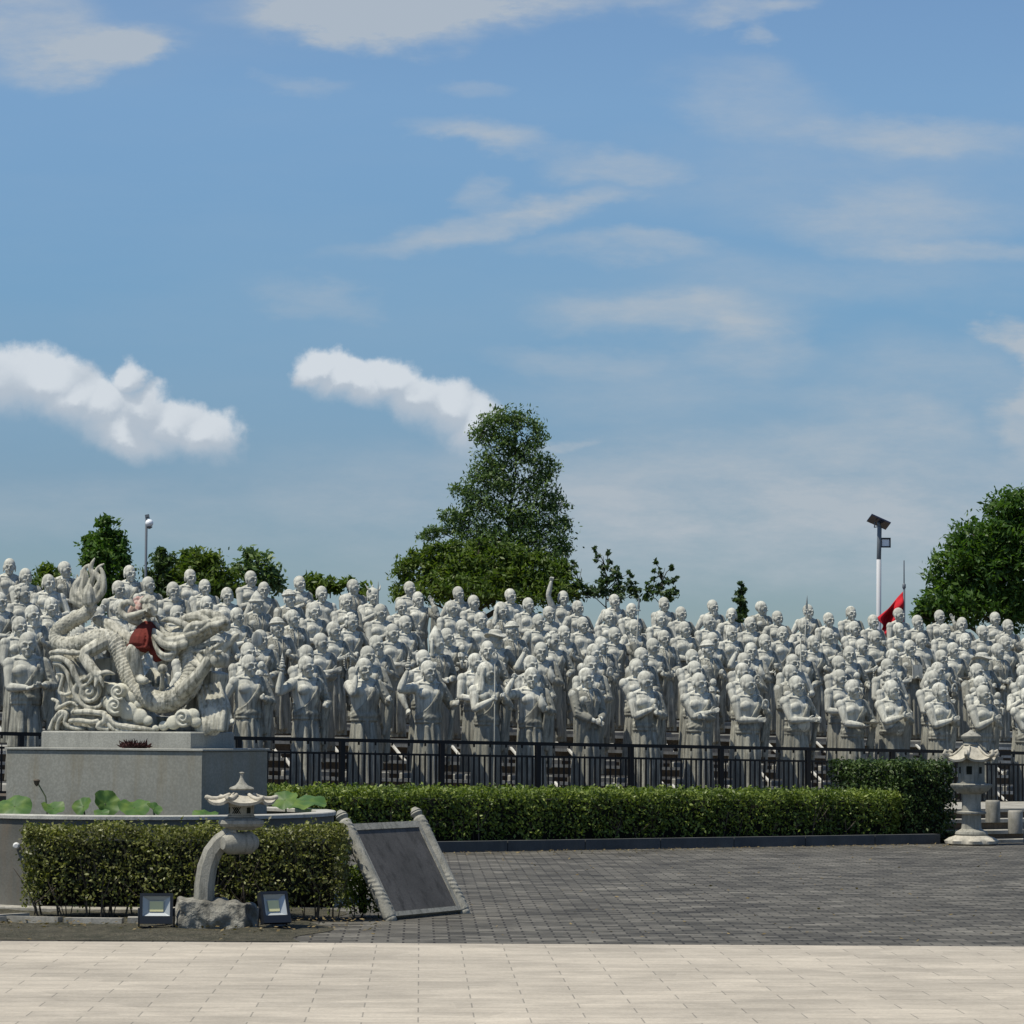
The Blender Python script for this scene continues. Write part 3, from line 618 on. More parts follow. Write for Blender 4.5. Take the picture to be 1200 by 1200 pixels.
TR = [(1.00, .19, .15, 0), (1.10, .19, .15, -.005), (1.22, .2, .155, -.005), (1.35, .222, .162, 0), (1.46, .238, .158, .005), (1.54, .22, .13, .015), (1.60, .145, .10, .02), (1.64, .08, .08, .02)]
def torso_at(z, belly=0):
    for i in range(len(TR)-1):
        if z <= TR[i+1][0] or i == len(TR)-2:
            t = min(max((z-TR[i][0])/(TR[i+1][0]-TR[i][0]), 0), 1); r = [TR[i][j]*(1-t)+TR[i+1][j]*t for j in (1, 2, 3)]
            k = belly*math.exp(-((z-1.2)/.14)**2); return r[0]+k*.05, r[1]+k*.05, r[2]-k*.07
def monk(spec):
    """returns (figure mesh, robe mesh, [(prop name, mesh)])"""
    kind = spec.get('head', 'bald'); belly = spec.get('belly', 0); cover = spec.get('cover', 'left'); seed = spec.get('seed', 1); rr = random.Random(seed)
    fig = MB(); robe = MB(); props = []
    yaw = R(spec.get('yaw', 0)); hc = Vector((0, -.015, 1.775))
    n = 28
    rings = []
    for z in np.linspace(.96, 1.64, 16):
        a, b, y0 = torso_at(z, belly); rings.append([Vector((a*math.cos(t), y0+b*math.sin(t), z)) for t in [2*math.pi*i/n for i in range(n)]])
    fig.loft(rings); fig.tube([(0, .015, 1.58), (0, .0, 1.7)], [.078, .068], 12)
    for s in (-1, 1):
        fig.ell((s*.102, -.108, 1.435), (.112, .066, .082)); fig.tube([(s*.02, -.10, 1.585), (s*.17, -.03, 1.6)], [.014, .016], 7)
        fig.tube([(0, .03, 1.62), (s*.12, .03, 1.585), (s*.2, .02, 1.555)], [.07, .062, .06], 8)
    fig.ell((0, -.14, 1.13), (.015, .012, .015))
    if spec.get('ribs'):
        for i in range(5):
            for s in (-1, 1): fig.tube([(s*.02, -.155, 1.37-i*.04), (s*.11, -.145, 1.35-i*.042), (s*.17, -.07, 1.37-i*.042)], [.011, .011, .009], 6)
    if belly: fig.ell((0, -.10-.03*belly, 1.17), (.17+.02*belly, .13+.03*belly, .15), 16, 10)
    head_parts(fig, hc, yaw, kind, R(spec.get('tilt', 0)), spec.get('fat', 1.0), spec.get('beard', False))
    # arms: two names, R at the viewer's left
    arms = {}
    for nm, sd in (('R', -1), ('L', 1)):
        T = spec[nm]; S = Vector((sd*.236, .015, 1.53))
        pole = spec.get(nm+'p', (sd*.7, .35, -.6)); E_, W = ik(S, T, .33, .295, pole); arms[nm] = (S, E_, W)
        covered = (sd > 0 and cover in ('left', 'both')) or cover == 'both'
        fig.ell(S+Vector((sd*.012, 0, -.005)), (.084, .088, .09))
        d1 = (E_-S); d2 = (W-E_)
        fig.tube([S, S+d1*.3, S+d1*.6, E_], [.078, .082, .07, .055], 10); fig.tube([E_, E_+d2*.3, E_+d2*.7, W], [.055, .062, .049, .037], 10)
        hand(fig, W, d2, spec.get(nm+'h', 'fist'), sd, spec.get(nm+'u'))
        if covered:
            robe.ell(S+Vector((0, .01, .0)), (.093, .1, .095)); robe.tube([S, S+d1*.5, E_, E_+d2*.35, E_+d2*.72], [.09, .088, .076, .072, .068], 12)
            for k in range(4): 
                q = S+d1*(.25+.22*k); robe.tube([q+Vector((-.07*sd*0-.075, -.04, .02)), q+Vector((0, -.095, -.01)), q+Vector((.075, -.04, -.03))], .011, 5)
            top = [E_+d2*t for t in (0, .2, .4, .6, .74)]; zb = spec.get('drape', .42)
            for i, q in enumerate(top):
                for j in range(2):
                    x = q+Vector((rr.uniform(-.015, .03)*sd, j*.045+rr.uniform(-.01, .01), -.05)); zl = zb+rr.uniform(-.03, .05)+.12*i*(1 if q.z < 1.35 else .6)
                    xm = Vector((x.x*.93+sd*.01, x.y*.8+.01, (x.z+zl)/2)); xb = Vector((x.x*.85+sd*.03, x.y*.6+.03, zl))
                    robe.tube([x, xm, xb], [.03, .026+rr.uniform(-.004, .006), .032], 7)
    # skirt
    ph = rr.uniform(0, 6); npl = spec.get('pleats', 15); rings = []
    SK = [(.03, .255, .20), (.25, .25, .195), (.5, .238, .187), (.75, .222, .178), (.95, .205, .168), (1.05, .197, .162)]
    zz = list(np.linspace(.03, 1.05, 14)); m_ = 96
    for z in zz:
        i = max(k for k in range(len(SK)-1) if SK[k][0] <= z+1e-6); t = (z-SK[i][0])/(SK[i+1][0]-SK[i][0]); a = SK[i][1]*(1-t)+SK[i+1][1]*t; b = SK[i][2]*(1-t)+SK[i+1][2]*t
        f = 1-(z/1.05); rg_ = []
        if belly: a += .03*belly*math.exp(-((z-1.02)/.3)**2); b += .03*belly*math.exp(-((z-1.02)/.3)**2)
        for k in range(m_):
            th = 2*math.pi*k/m_; w = math.sin(npl*th+ph+.6*math.sin(3*th+z*2)); w2 = math.sin(7*th+ph*2+z*1.5)
            am = .006+.02*f; r = 1+am/.2*(abs(w)**.7*(1 if w > 0 else -1))*.9+.02*w2*f
            rg_.append(Vector((a*r*math.cos(th), b*r*math.sin(th), z)))
        rings.append(rg_)
    robe.loft(rings)
    for s in (-1, 1): robe.tube([(s*.085, -.13, .95), (s*.095, -.17, .7), (s*.09, -.175, .45), (s*.1, -.18, .12)], [.05, .055, .05, .05], 9)
    robe.tube([(0, -.17, 1.0), (.01, -.2, .7), (0, -.205, .4), (.01, -.21, .1)], [.03, .03, .034, .04], 8)
    def belt(z, r=.016, ex=.0):
        a, b, y0 = torso_at(z, belly*.6); robe.tube([(1.0*(a+.012+ex)*math.cos(t), y0+(b+.012+ex)*math.sin(t), z) for t in np.linspace(0, 2*math.pi, 33)], r, 7)
    belt(1.055); belt(1.025, .02, .006)
    # torso cloth
    if cover != 'none':
        rings = []; n2 = 72
        for z in np.linspace(1.02, 1.625, 34):
            a, b, y0 = torso_at(min(z, 1.6), belly); rg_ = []
            for k in range(n2):
                th = 2*math.pi*k/n2; x = a*math.cos(th); front = math.sin(th) < 0
                if cover == 'left': zl = 1.14+.42*max(0, (x+.2)/.36)**1.35 + (.12 if not front else 0)
                elif cover == 'low': zl = 1.17+.05*math.cos(th)
                else: zl = 2.0 if (not front or abs(x) > .02+(z-1.3)*.32) else 1.33
                e = min(max((zl-z)/.014, -1), 1); rip = .010*math.sin((zl-z)*95)*math.exp(-max(zl-z, 0)*7) if e > 0 else 0
                if cover == 'left' and e > 0: rip += .028*math.exp(-((z-1.09)/.05)**2)
                off = (.014+rip) if e > 0 else -.03
                if -1 < e < 1: off = -.03+.044*(e+1)/2
                rg_.append(Vector(((a+off)*math.cos(th), y0+(b+off)*math.sin(th)-(.02 if abs(x) < .17 and z > 1.36 and front and off > 0 else 0), z)))
            rings.append(rg_)
        robe.loft(rings)
        if cover == 'left':
            for i in range(5):
                dz = -.04*i; pts = []
                for t in np.linspace(0, 1, 9):
                    x = -.2+t*.36; z = 1.14+.42*max(0, (x+.2)/.36)**1.35+dz-.012*math.sin(math.pi*t)*(1+.3*i)
                    z = min(max(z, 1.05), 1.6); a, b, y0 = torso_at(z, belly); yy = y0-(b+.012)*math.sqrt(max(1-(x/(a+.012))**2, 0))
                    if z > 1.37: yy -= .022
                    pts.append((x, yy, z))
                robe.tube(pts, .0165, 6)
    if cover == 'both':
        for i in range(4):
            for s in (-1, 1):
                robe.tube([(s*(.05+.035*i), -.12+.02*i, 1.6-.01*i), (s*(.045+.035*i), -.2+.012*i, 1.42), (s*(.02+.02*i), -.19, 1.22), (0, -.18, 1.1)], .012, 6)
    if cover == 'shawl':
        pass
    # props
    def prop(nm, f, vox=None):
        q = MB(); f(q); props.append((nm, q))
    pr = spec.get('prop'); sRE = arms['R']; sLE = arms['L']
    dR = (sRE[2]-sRE[1]).normalized(); dL = (sLE[2]-sLE[1]).normalized(); hR = sRE[2]+dR*.06; hL = sLE[2]+dL*.06
    if pr == 'pagoda':
        c = hR+Vector((0, 0, .03)); prof = [(.055, 0), (.055, .02)]
        for i in range(4): prof += [(.05-.008*i, .02+.035*i), (.035-.006*i, .03+.035*i), (.034-.006*i, .045+.035*i)]
        prof += [(.012, .165), (.004, .2)]
        prop('pagoda', lambda q: q.lathe(c, prof, sq=8))
    elif pr == 'bowl':
        c = hL+Vector((0, -.01, .02)); prop('alms_bowl', lambda q: q.lathe(c, [(.03, 0), (.06, .02), (.075, .06), (.065, .09), (.055, .088), (.05, .05), (.01, .03)], 16))
    elif pr == 'staff':
        prop('staff', lambda q: (q.tube([(hR.x, hR.y-.01, .04), (hR.x, hR.y-.01, 2.05)], .014, 8), q.ell((hR.x, hR.y-.01, 2.08), (.03, .03, .04))))
    elif pr == 'khakkhara':
        prop('staff', lambda q: (q.tube([(hR.x, hR.y-.01, .04), (hR.x, hR.y-.01, 1.98)], .011, 8), q.tube([(hR.x+.05*math.sin(t), hR.y-.01, 2.04-.06*math.cos(t)) for t in np.linspace(0, 2*math.pi, 17)], .01, 6)))
    elif pr == 'spear':
        prop('spear', lambda q: (q.tube([(hR.x, hR.y, .3), (hR.x+.12, hR.y, 2.12)], .012, 8), q.tube([(hR.x+.12, hR.y, 2.1), (hR.x+.125, hR.y, 2.16), (hR.x+.14, hR.y, 2.4)], [.02, .035, .003], 6, flat=(Vector((0, 1, 0)), .3)), q.tube([(hR.x+.07, hR.y, 2.1), (hR.x+.17, hR.y, 2.1)], .014, 6)))
    elif pr == 'sword':
        prop('sword', lambda q: (q.tube([hR-Vector((0, 0, .09)), hR+Vector((0, 0, .07))], .016, 8), q.tube([hR+Vector((-.05, 0, .08)), hR+Vector((.05, 0, .08))], .014, 6), q.tube([hR+Vector((0, 0, .08)), hR+Vector((.005, 0, .4)), hR+Vector((.01, 0, .62))], [.024, .02, .003], 6, flat=(Vector((0, 1, 0)), .3))))
    elif pr == 'scroll':
        c = (hR+hL)/2; prop('scroll', lambda q: q.tube([hR+(hR-hL)*.35, hL+(hL-hR)*.35], .028, 10))
    elif pr == 'tablet':
        c = (hR+hL)/2; prop('tablet', lambda q: q.box(c+Vector((0, -.03, .12)), (.22, .03, .26)))
    elif pr == 'plate':
        c = (hR+hL)/2; prop('flat_dish', lambda q: q.lathe(c+Vector((0, -.06, .03)), [(.09, 0), (.15, .02), (.16, .035), (.14, .03), (.05, .02)], 18))
    elif pr == 'beads':
        c = hL; prop('prayer_beads', lambda q: [q.ell((c.x+.07*math.sin(t)-.02, c.y-.03, c.z-.11-.13*math.cos(t)), (.014, .014, .014), 7, 5) for t in np.linspace(0, 2*math.pi, 23)])
    elif pr == 'conch':
        prop('conch', lambda q: (q.tube([hL+Vector((.01, -.03, -.05)), hL+Vector((0, -.03, .03)), hL+Vector((-.02, -.02, .12)), hL+Vector((-.03, -.02, .2))], [.03, .075, .05, .008], 9)))
    elif pr == 'ring':
        prop('ring', lambda q: q.tube([hL+Vector((.06*math.sin(t), -.02, .06+.07*math.cos(t))) for t in np.linspace(0, 2*math.pi, 17)], .017, 7))
    elif pr == 'ball':
        prop('pearl', lambda q: q.ell(hL+Vector((0, -.01, .06)), (.05, .05, .05)))
    elif pr == 'child':
        def ch(q):
            c = hL+Vector((.03, -.04, .05)); q.ell(c+Vector((0, 0, .1)), (.07, .065, .1)); q.ell(c+Vector((0, -.01, .24)), (.062, .062, .068)); q.ell(c+Vector((0, -.065, .235)), (.012, .014, .012))
            for s in (-1, 1): q.tube([c+Vector((s*.06, 0, .15)), c+Vector((s*.09, -.05, .09)), c+Vector((s*.04, -.09, .1))], [.026, .022, .018], 7); q.tube([c+Vector((s*.03, -.02, .03)), c+Vector((s*.06, -.1, .0)), c+Vector((s*.05, -.1, -.09))], [.034, .03, .022], 7); q.ell(c+Vector((s*.06, 0, .235)), (.012, .016, .02))
        prop('carved_child', ch)
    elif pr == 'fan':
        prop('fan', lambda q: (q.tube([hR, hR+Vector((0, 0, .12))], .012, 6), q.ell(hR+Vector((0, 0, .24)), (.10, .018, .13))))
    vx = spec.get('vox', .0105)
    fm = remesh(fig, 'figure', vx*.85, 1); rm = remesh(robe, 'robe', vx, 1)
    out = []
    for nm, q in props:
        out.append((nm, q.mesh(nm)))
    return fm, rm, out

V = dict
SPECS = {
 'read':   V(R=(-.05, -.30, 1.22), L=(.17, -.30, 1.25), Rh='cup', Lh='cup', prop='scroll', yaw=-6, desc='bald stone monk holding a long scroll'),
 'down':   V(R=(-.33, -.08, 1.0), L=(.15, -.26, 1.30), Rh='fist', Lh='fist', yaw=14, desc='bald stone monk with one fist lowered'),
 'pagoda': V(R=(-.50, -.08, 1.68), L=(.2, -.26, 1.22), Rh='cup', Lh='fist', Rp=(-.2, .1, -1), prop='pagoda', yaw=10, desc='bald stone monk lifting small pagoda'),
 'ear':    V(R=(-.19, -.17, 1.66), L=(.3, -.32, 1.32), Rh='open', Lh='fist', Rp=(-.35, -.5, -1), Lp=(.6, .2, -.8), yaw=6, fat=1.05, desc='bald stone monk, hand beside ear'),
 'tower':  V(R=(-.42, -.10, 1.76), L=(.36, -.26, 1.30), Rh='cup', Lh='open', Rp=(-.45, 0, -1), Lp=(.6, .2, -.8), prop='pagoda', yaw=8, desc='stone monk raising pagoda beside his head'),
 'hood':   V(R=(-.10, -.28, 1.38), L=(.14, -.28, 1.42), Rh='fist', Lh='fist', head='hood', prop='khakkhara', yaw=22, desc='hooded stone monk gripping a thin staff'),
 'conch':  V(R=(-.36, -.12, 1.74), L=(.12, -.30, 1.30), Rh='fist', Lh='cup', Rp=(-.35, 0, -1), prop='conch', fat=1.1, yaw=-8, desc='stone monk with raised fist and conch'),
 'shawl':  V(R=(-.03, -.28, 1.12), L=(.08, -.29, 1.14), Rh='open', Lh='open', cover='both', yaw=4, beard=False, desc='bald stone monk in shawl, hands clasped'),
 'chest':  V(R=(-.02, -.27, 1.34), L=(.08, -.29, 1.28), Rh='fist', Lh='fist', yaw=16, tilt=8, desc='bald stone monk, both fists on chest'),
 'cross':  V(R=(.10, -.26, 1.32), L=(-.06, -.27, 1.24), Rh='open', Lh='open', yaw=20, tilt=4, desc='bald stone monk with crossed forearms'),
 'monkey': V(R=(.0, -.26, 1.22), L=(.18, -.27, 1.38), Rh='open', Lh='cup', prop='ring', yaw=12, desc='bald stone monk holding a ring'),
 'belly':  V(R=(.0, -.32, 1.24), L=(.26, -.26, 1.24), Rh='open', Lh='fist', belly=.5, yaw=8, desc='stone monk resting hand on stomach'),
 'dish':   V(R=(-.02, -.32, 1.2), L=(.22, -.32, 1.2), Rh='cup', Lh='cup', prop='plate', yaw=18, desc='bald stone monk carrying a flat dish'),
 'fatpray':V(R=(-.02, -.36, 1.34), L=(.05, -.36, 1.34), Rh='open', Lh='open', Ru=(0, -.3, 1), belly=1, fat=1.12, yaw=20, desc='big-bellied stone monk with palms pressed'),
 'ribs':   V(R=(-.02, -.30, 1.32), L=(.03, -.30, 1.32), Rh='open', Lh='open', ribs=True, yaw=14, desc='gaunt ribbed stone monk with palms pressed'),
 'pray':   V(R=(-.02, -.28, 1.36), L=(.03, -.28, 1.36), Rh='open', Lh='open', yaw=6, desc='bald stone monk with palms pressed'),
 'cup':    V(R=(-.10, -.28, 1.20), L=(.1, -.30, 1.26), Rh='cup', Lh='cup', prop='bowl', yaw=0, desc='bald stone monk holding an alms bowl'),
 'beads':  V(R=(-.06, -.26, 1.30), L=(.14, -.28, 1.34), Rh='open', Lh='fist', prop='beads', yaw=12, desc='bald stone monk counting beads'),
 'beard':  V(R=(-.30, -.12, 1.05), L=(.10, -.28, 1.34), Rh='open', Lh='open', beard=True, yaw=10, desc='bearded stone monk, hand on chest'),
 'curly':  V(R=(-.12, -.30, 1.24), L=(.2, -.3, 1.2), Rh='cup', Lh='fist', head='curly', yaw=28, desc='curly-haired stone monk looking right'),
 'curlarm':V(R=(-.1, -.27, 1.2), L=(.36, -.34, 1.45), Rh='fist', Lh='fist', Lp=(.5, .2, -.9), head='curly', yaw=10, desc='curly-haired stone monk with outstretched arm'),
 'cap':    V(R=(-.14, -.27, 1.16), L=(.14, -.29, 1.3), Rh='fist', Lh='cup', head='cap', cover='both', prop='ball', yaw=8, desc='round-capped stone monk holding a pearl'),
 'point':  V(R=(-.04, -.27, 1.22), L=(.04, -.28, 1.24), Rh='open', Lh='open', head='point', cover='both', yaw=10, desc='stone monk in a pointed cap'),
 'hat':    V(R=(-.02, -.3, 1.3), L=(.28, -.3, 1.28), Rh='fist', Lh='open', head='hat', yaw=20, desc='stone monk in a wide brimmed hat'),
 'mitre':  V(R=(-.06, -.28, 1.2), L=(.1, -.28, 1.22), Rh='fist', Lh='fist', head='mitre', cover='both', yaw=24, desc='stone monk in a tall folded headdress'),
 'veil':   V(R=(-.06, -.28, 1.26), L=(.08, -.28, 1.28), Rh='open', Lh='open', head='hood', cover='both', yaw=12, desc='stone monk with cloth over his head'),
 'highfist':V(R=(-.30, -.02, 2.12), L=(.12, -.27, 1.22), Rh='fist', Lh='fist', Rp=(-.9, 0, .1), yaw=-4, desc='bald stone monk punching fist high overhead'),
 'finger': V(R=(-.10, -.26, 1.2), L=(.26, -.2, 1.70), Rh='fist', Lh='open', Lp=(.4, -.3, -1), yaw=10, desc='bald stone monk raising hand beside face'),
 'sword':  V(R=(-.04, -.34, 1.42), L=(.16, -.28, 1.26), Rh='fist', Lh='fist', head='helmet', prop='sword', yaw=6, desc='helmeted stone monk holding upright short sword'),
 'spear':  V(R=(-.28, -.28, 1.45), L=(.14, -.28, 1.2), Rh='fist', Lh='fist', prop='spear', yaw=14, desc='bald stone monk holding a tall spear'),
 'fan':    V(R=(-.2, -.3, 1.5), L=(.12, -.28, 1.2), Rh='fist', Lh='fist', prop='fan', yaw=16, desc='bald stone monk holding a round fan'),
 'tablet': V(R=(-.08, -.28, 1.2), L=(.1, -.28, 1.2), Rh='cup', Lh='cup', cover='both', prop='tablet', yaw=18, desc='bald stone monk carrying square tablet'),
 'child':  V(R=(-.05, -.27, 1.22), L=(.16, -.26, 1.28), Rh='open', Lh='cup', prop='child', yaw=16, desc='bald stone monk holding a small child'),
 'both':   V(R=(-.05, -.27, 1.18), L=(.05, -.29, 1.2), Rh='open', Lh='open', cover='both', yaw=26, fat=1.08, desc='fully robed stone monk, hands folded low'),
 'look':   V(R=(-.28, -.1, 1.02), L=(.24, -.3, 1.2), Rh='open', Lh='open', yaw=-20, desc='bald stone monk with head turned left'),
 'staff':  V(R=(-.2, -.3, 1.36), L=(.14, -.27, 1.18), Rh='fist', Lh='fist', prop='staff', yaw=10, desc='bald stone monk with a plain staff'),
 'low':    V(R=(-.12, -.27, 1.2), L=(.2, -.3, 1.22), Rh='fist', Lh='open', cover='low', yaw=12, belly=.25, desc='bare-chested bald stone monk with bent arms'),
}
PROTO = {}
for i, (k, sp) in enumerate(SPECS.items()):
    sp['seed'] = i+3; PROTO[k] = monk(sp)
def base_mesh():
    mb = MB(); n = 4; rings = []
    for x, z in ((.31, -.25), (.31, .10), (.295, .12)):
        rings.append([Vector((a*x, b*x*.86, z)) for a, b in ((-1, -1), (1, -1), (1, 1), (-1, 1))])
    mb.loft(rings); return mb.mesh('base')
BASE = base_mesh()
for q in PROTO.values():
    q[0].materials.append(M['statue']); q[1].materials.append(M['robe'])
    for _, me in q[2]: me.materials.append(M['statue'])
    for me in [q[0], q[1]]+[m for _, m in q[2]]: me.polygons.foreach_set('use_smooth', [True]*len(me.polygons))
    for _, me in q[2]:
        try: me.set_sharp_from_angle(angle=R(45))
        except Exception: pass
BASE.materials.append(M['base'])
HEADS = [
    [ (32,740.5), (97,747), (162,754), (227,760), (292,766.5), (359,768), (427,770.5), (502,773.5), (571,777), (623,781.5), (687,782), (756,786), (819,788), (876,790), (933,791.5), (999,796), (1045,796.5), (1101,799.5), (1152,802.5), (1203,805.5) ],
    [ (92,732), (158,739), (225,746), (291,752.5), (359,755.5), (431,756.5), (496,761), (557,765), (622,767.5), (692,768), (746,771.5), (814,774), (870,776.5), (926,778.5), (984,784), (1043,785.5), (1093,785.5), (1149,791.5), (1199,791) ],
    [ (23,722), (90,716), (160,723), (232,731), (305,737.5), (376,741.5), (441,744), (512,743.5), (571,750.5), (634,752), (696,754), (752,758.5), (811,760.5), (872,764.5), (929,766), (983,768), (1040,771.5), (1099,775.5), (1145,777), (1199,779) ],
    [ (38,708.5), (115,710.5), (186,712), (256,718), (325,724), (391,728), (460,730.5), (524,735.5), (581,738.5), (648,740.5), (705,745.5), (765,747.5), (829,750.5), (880,752.5), (939,754.5), (995,756.5), (1046,760), (1103,761), (1151,765.5) ],
    [ (0,693.5), (60,699.5), (141,701.5), (207,709), (278,711.5), (343,714), (411,718.5), (475,721), (542,725.5), (600,728.5), (661,732.5), (720,734.5), (778,738), (835,740.5), (896,742.5), (953,744.5), (1010,748), (1066,749.5), (1117,752.5), (1169,753.5) ],
    [ (27,684.5), (242,698), (301,697.5), (368,705.5), (446,707.5), (563,717), (631,719.5), (683,722.5), (743,725.5), (802,728), (857,732.5), (917,733.5), (971,735.5), (1026,738.5), (1079,741), (1131,741.5), (1178,744.5), (1203,747) ],
    [ (57,672.5), (139,680), (203,681.5), (266,688), (339,691.5), (406,695.5), (470,701.5), (529,703.5), (588,706.5), (643,710), (712,714), (773,715.5), (830,720), (879,722.5), (941,724.5), (1001,727.5), (1053,729.5), (1107,730.5), (1151,732.5) ],
    [ (30,665.5), (174,675.5), (240,678.5), (309,681.5), (377,686.5), (437,689.5), (490,693), (555,697), (619,700), (677,703.5), (740,706.5), (798,710.5), (857,712), (911,715.5), (971,717.5), (1023,720), (1075,720.5), (1127,723), (1181,725.5) ],
    [ (11,654), (76,657.5), (152,662), (223,666.5), (294,668.5), (351,674.5), (414,678.5), (480,681), (537,687), (598,689.5), (660,692), (720,696), (778,699.5), (835,702.5), (892,704), (947,708), (997,710), (1053,712), (1101,714.5), (1166,717) ],
]
CHOICE = {(32,740.5): 'read', (292,766.5): 'down', (359,768): 'pagoda', (427,770.5): 'ear', (502,773.5): 'tower', (571,777): 'hood', (623,781.5): 'conch', (687,782): 'shawl', (756,786): 'chest', (819,788): 'cross', (876,790): 'monkey', (933,791.5): 'belly', (999,796): 'dish', (1045,796.5): 'fatpray', (1101,799.5): 'ribs', (1152,802.5): 'pray', (1203,805.5): 'cross',
 (512,743.5): 'mitre', (581,738.5): 'hat', (588,706.5): 'veil', (301,697.5): 'point', (325,724): 'cap', (600,728.5): 'cap', (27,684.5): 'curly', (411,718.5): 'curlarm', (437,689.5): 'sword', (660,692): 'highfist', (490,693): 'finger', (743,725.5): 'spear', (912,715.5): 'look', (941,724.5): 'spear', (1101,714.5): 'finger', (1066,749.5): 'tablet', (720,734.5): 'finger', (557,765): 'low', (571,750.5): 'look',
 (460,730.5): 'belly', (376,741.5): 'cross', (1151,765.5): 'hat', (431,756.5): 'beads', (648,740.5): 'curly', (896,742.5): 'helmet' , (643,710): 'low', (343,714): 'both', (339,691.5): 'cap', (661,732.5): 'beard', (814,774): 'child', (1149,791.5): 'child', (542,725.5): 'dish', (529,703.5): 'low'}
POOL = ['down', 'cross', 'chest', 'pray', 'cup', 'beads', 'beard', 'both', 'look', 'staff', 'low', 'belly', 'child', 'fan', 'cap', 'shawl', 'conch', 'ribs', 'dish', 'curly', 'monkey', 'read', 'low', 'down', 'chest', 'cup']
POOLB = ['down', 'cross', 'chest', 'pray', 'cup', 'beads', 'look', 'low', 'belly', 'ribs', 'dish', 'both', 'read', 'low', 'beard']
ORD = ['first', 'second', 'third', 'fourth', 'fifth', 'sixth', 'seventh', 'eighth', 'ninth', 'tenth', 'eleventh', 'twelfth', 'thirteenth', 'fourteenth', 'fifteenth', 'sixteenth', 'seventeenth', 'eighteenth', 'nineteenth', 'twentieth']
ROWN = ['front row', 'second row', 'third row', 'fourth row', 'fifth row', 'sixth row', 'seventh row', 'eighth row', 'rearmost row']
rs = random.Random(21); last = None
for k, row in enumerate(HEADS):
    for i, (px, py) in enumerate(row):
        H = meet(px, py, OFF+PITCH*k); s = (H-P0).dot(DIR); g = gz(s)+RISE*k
        kind = CHOICE.get((px, py))
        if kind not in PROTO:
            kind = rs.choice([q for q in (POOL if k < 5 else POOLB) if q != last])
        last = kind; sc = (H.z-g)/2.063; sc = min(max(sc, .93), 1.09); zoff = H.z-g-2.063*sc
        root = thing('monk_statue', '%s, %s from left in the %s' % (SPECS[kind]['desc'], ORD[i], ROWN[k]), 'statue', (H.x, H.y, g+zoff), ROW_YAW-R(2)+R(rs.uniform(-11, 9)), 'stone monk statues in rows on the bank')
        root.scale = (sc*.93, sc*.94, sc)
        fm, rm, pr = PROTO[kind]
        for nm, me in [('figure', fm), ('robe', rm)]+pr+[('base', BASE)]:
            o = bpy.data.objects.new(nm, me); COL.objects.link(o); o.parent = root
            if nm != 'base': o.location.z = .12

# ================================================================== POND, PLINTH, DRAGON
PC = Vector(((164-600)/F_PX*28.6, 28.6, 0)); PR = 1.775
pw = thing('round_pond_wall', 'low round grey pond wall with pale rim around the dragon plinth', 'pond', PC)
def ring_mb(r0, r1, z0, z1, n=72, bev=.0):
    mb = MB(); prof = [(r1, z0), (r1, z1-bev), (r1-bev, z1), (r0+bev, z1), (r0, z1-bev), (r0, z0)]
    m = len(prof)
    for i in range(n):
        a = 2*math.pi*i/n
        for r, z in prof: mb.v.append((r*math.cos(a), r*math.sin(a), z))
    for i in range(n):
        for j in range(m): mb.f.append((i*m+j, ((i+1) % n)*m+j, ((i+1) % n)*m+(j+1) % m, i*m+(j+1) % m))
    return mb
ring_mb(PR-.13, PR, 0, .785).build('wall', M['wall'], pw, angle=30)
ring_mb(PR-.15, PR+.02, .785, .82, bev=.008).build('rim', M['rim'], pw, angle=30)
ring_mb(PR-.02, PR+.16, 0, .05, bev=.01).build('footing', M['kerbp'], pw, angle=30)
mb = MB(); q = Vector((at(22, 990, 27.1).x-PC.x, 0, 1.6-(990-847)*27/F_PX)); q.y = -math.sqrt(PR**2-q.x**2)
mb.tube([(q.x, q.y+.03, q.z), (q.x, q.y-.05, q.z)], .022, 12); mb.tube([(q.x, q.y-.05, q.z), (q.x, q.y-.07, q.z)], .03, 12); mb.build('drain_spout', M['pipe'], pw)
mb = MB(); n = 48; mb.add([(PC.x+(PR-.1)*math.cos(2*math.pi*i/n), PC.y+(PR-.1)*math.sin(2*math.pi*i/n), .66) for i in range(n)], [tuple(range(n))]); tag(mb.build('pond_water', M['water'], smooth=False), kind='structure')
TH = R(25)
def bevbox(c, d, bev=.012):
    mb = MB(); x, y = d[0]/2, d[1]/2; z0, z1 = c[2], c[2]+d[2]
    rings = []
    for e, z in ((0, z0), (0, z1-bev), (bev, z1)):
        rings.append([Vector((c[0]+a*(x-e), c[1]+b*(y-e), z)) for a, b in ((-1, -1), (1, -1), (1, 1), (-1, 1))])
    mb.loft(rings); return mb
pl = thing('granite_plinth', 'large speckled grey granite plinth standing in the round pond', 'plinth', PC, -TH)
bevbox((0, 0, .1), (2.03, 1.16, 1.262)).build('block', M['granite'], pl, smooth=False)
bevbox((0, 0, 1.362), (2.06, 1.19, .018), .004).build('cap_slab', M['granite2'], pl, smooth=False)
DZ = 1.38
dg_ = thing('dragon_statue', 'carved pale stone dragon coiled over clouds with a rider on its back', 'statue', PC+Vector((0, 0, DZ)), -TH)
bevbox((0, 0, 0), (1.56, .76, .148)).build('base_block', M['granite2'], dg_, smooth=False)
SC = F_PX/28.5
def D(px, py, v=0):
    """photo pixel on the statue's own upright plane (v metres behind it) -> local point of the statue"""
    X = (px-163)/SC; return Vector(((X-v*math.sin(TH))/math.cos(TH), v, .148+(857.5-py)/SC))
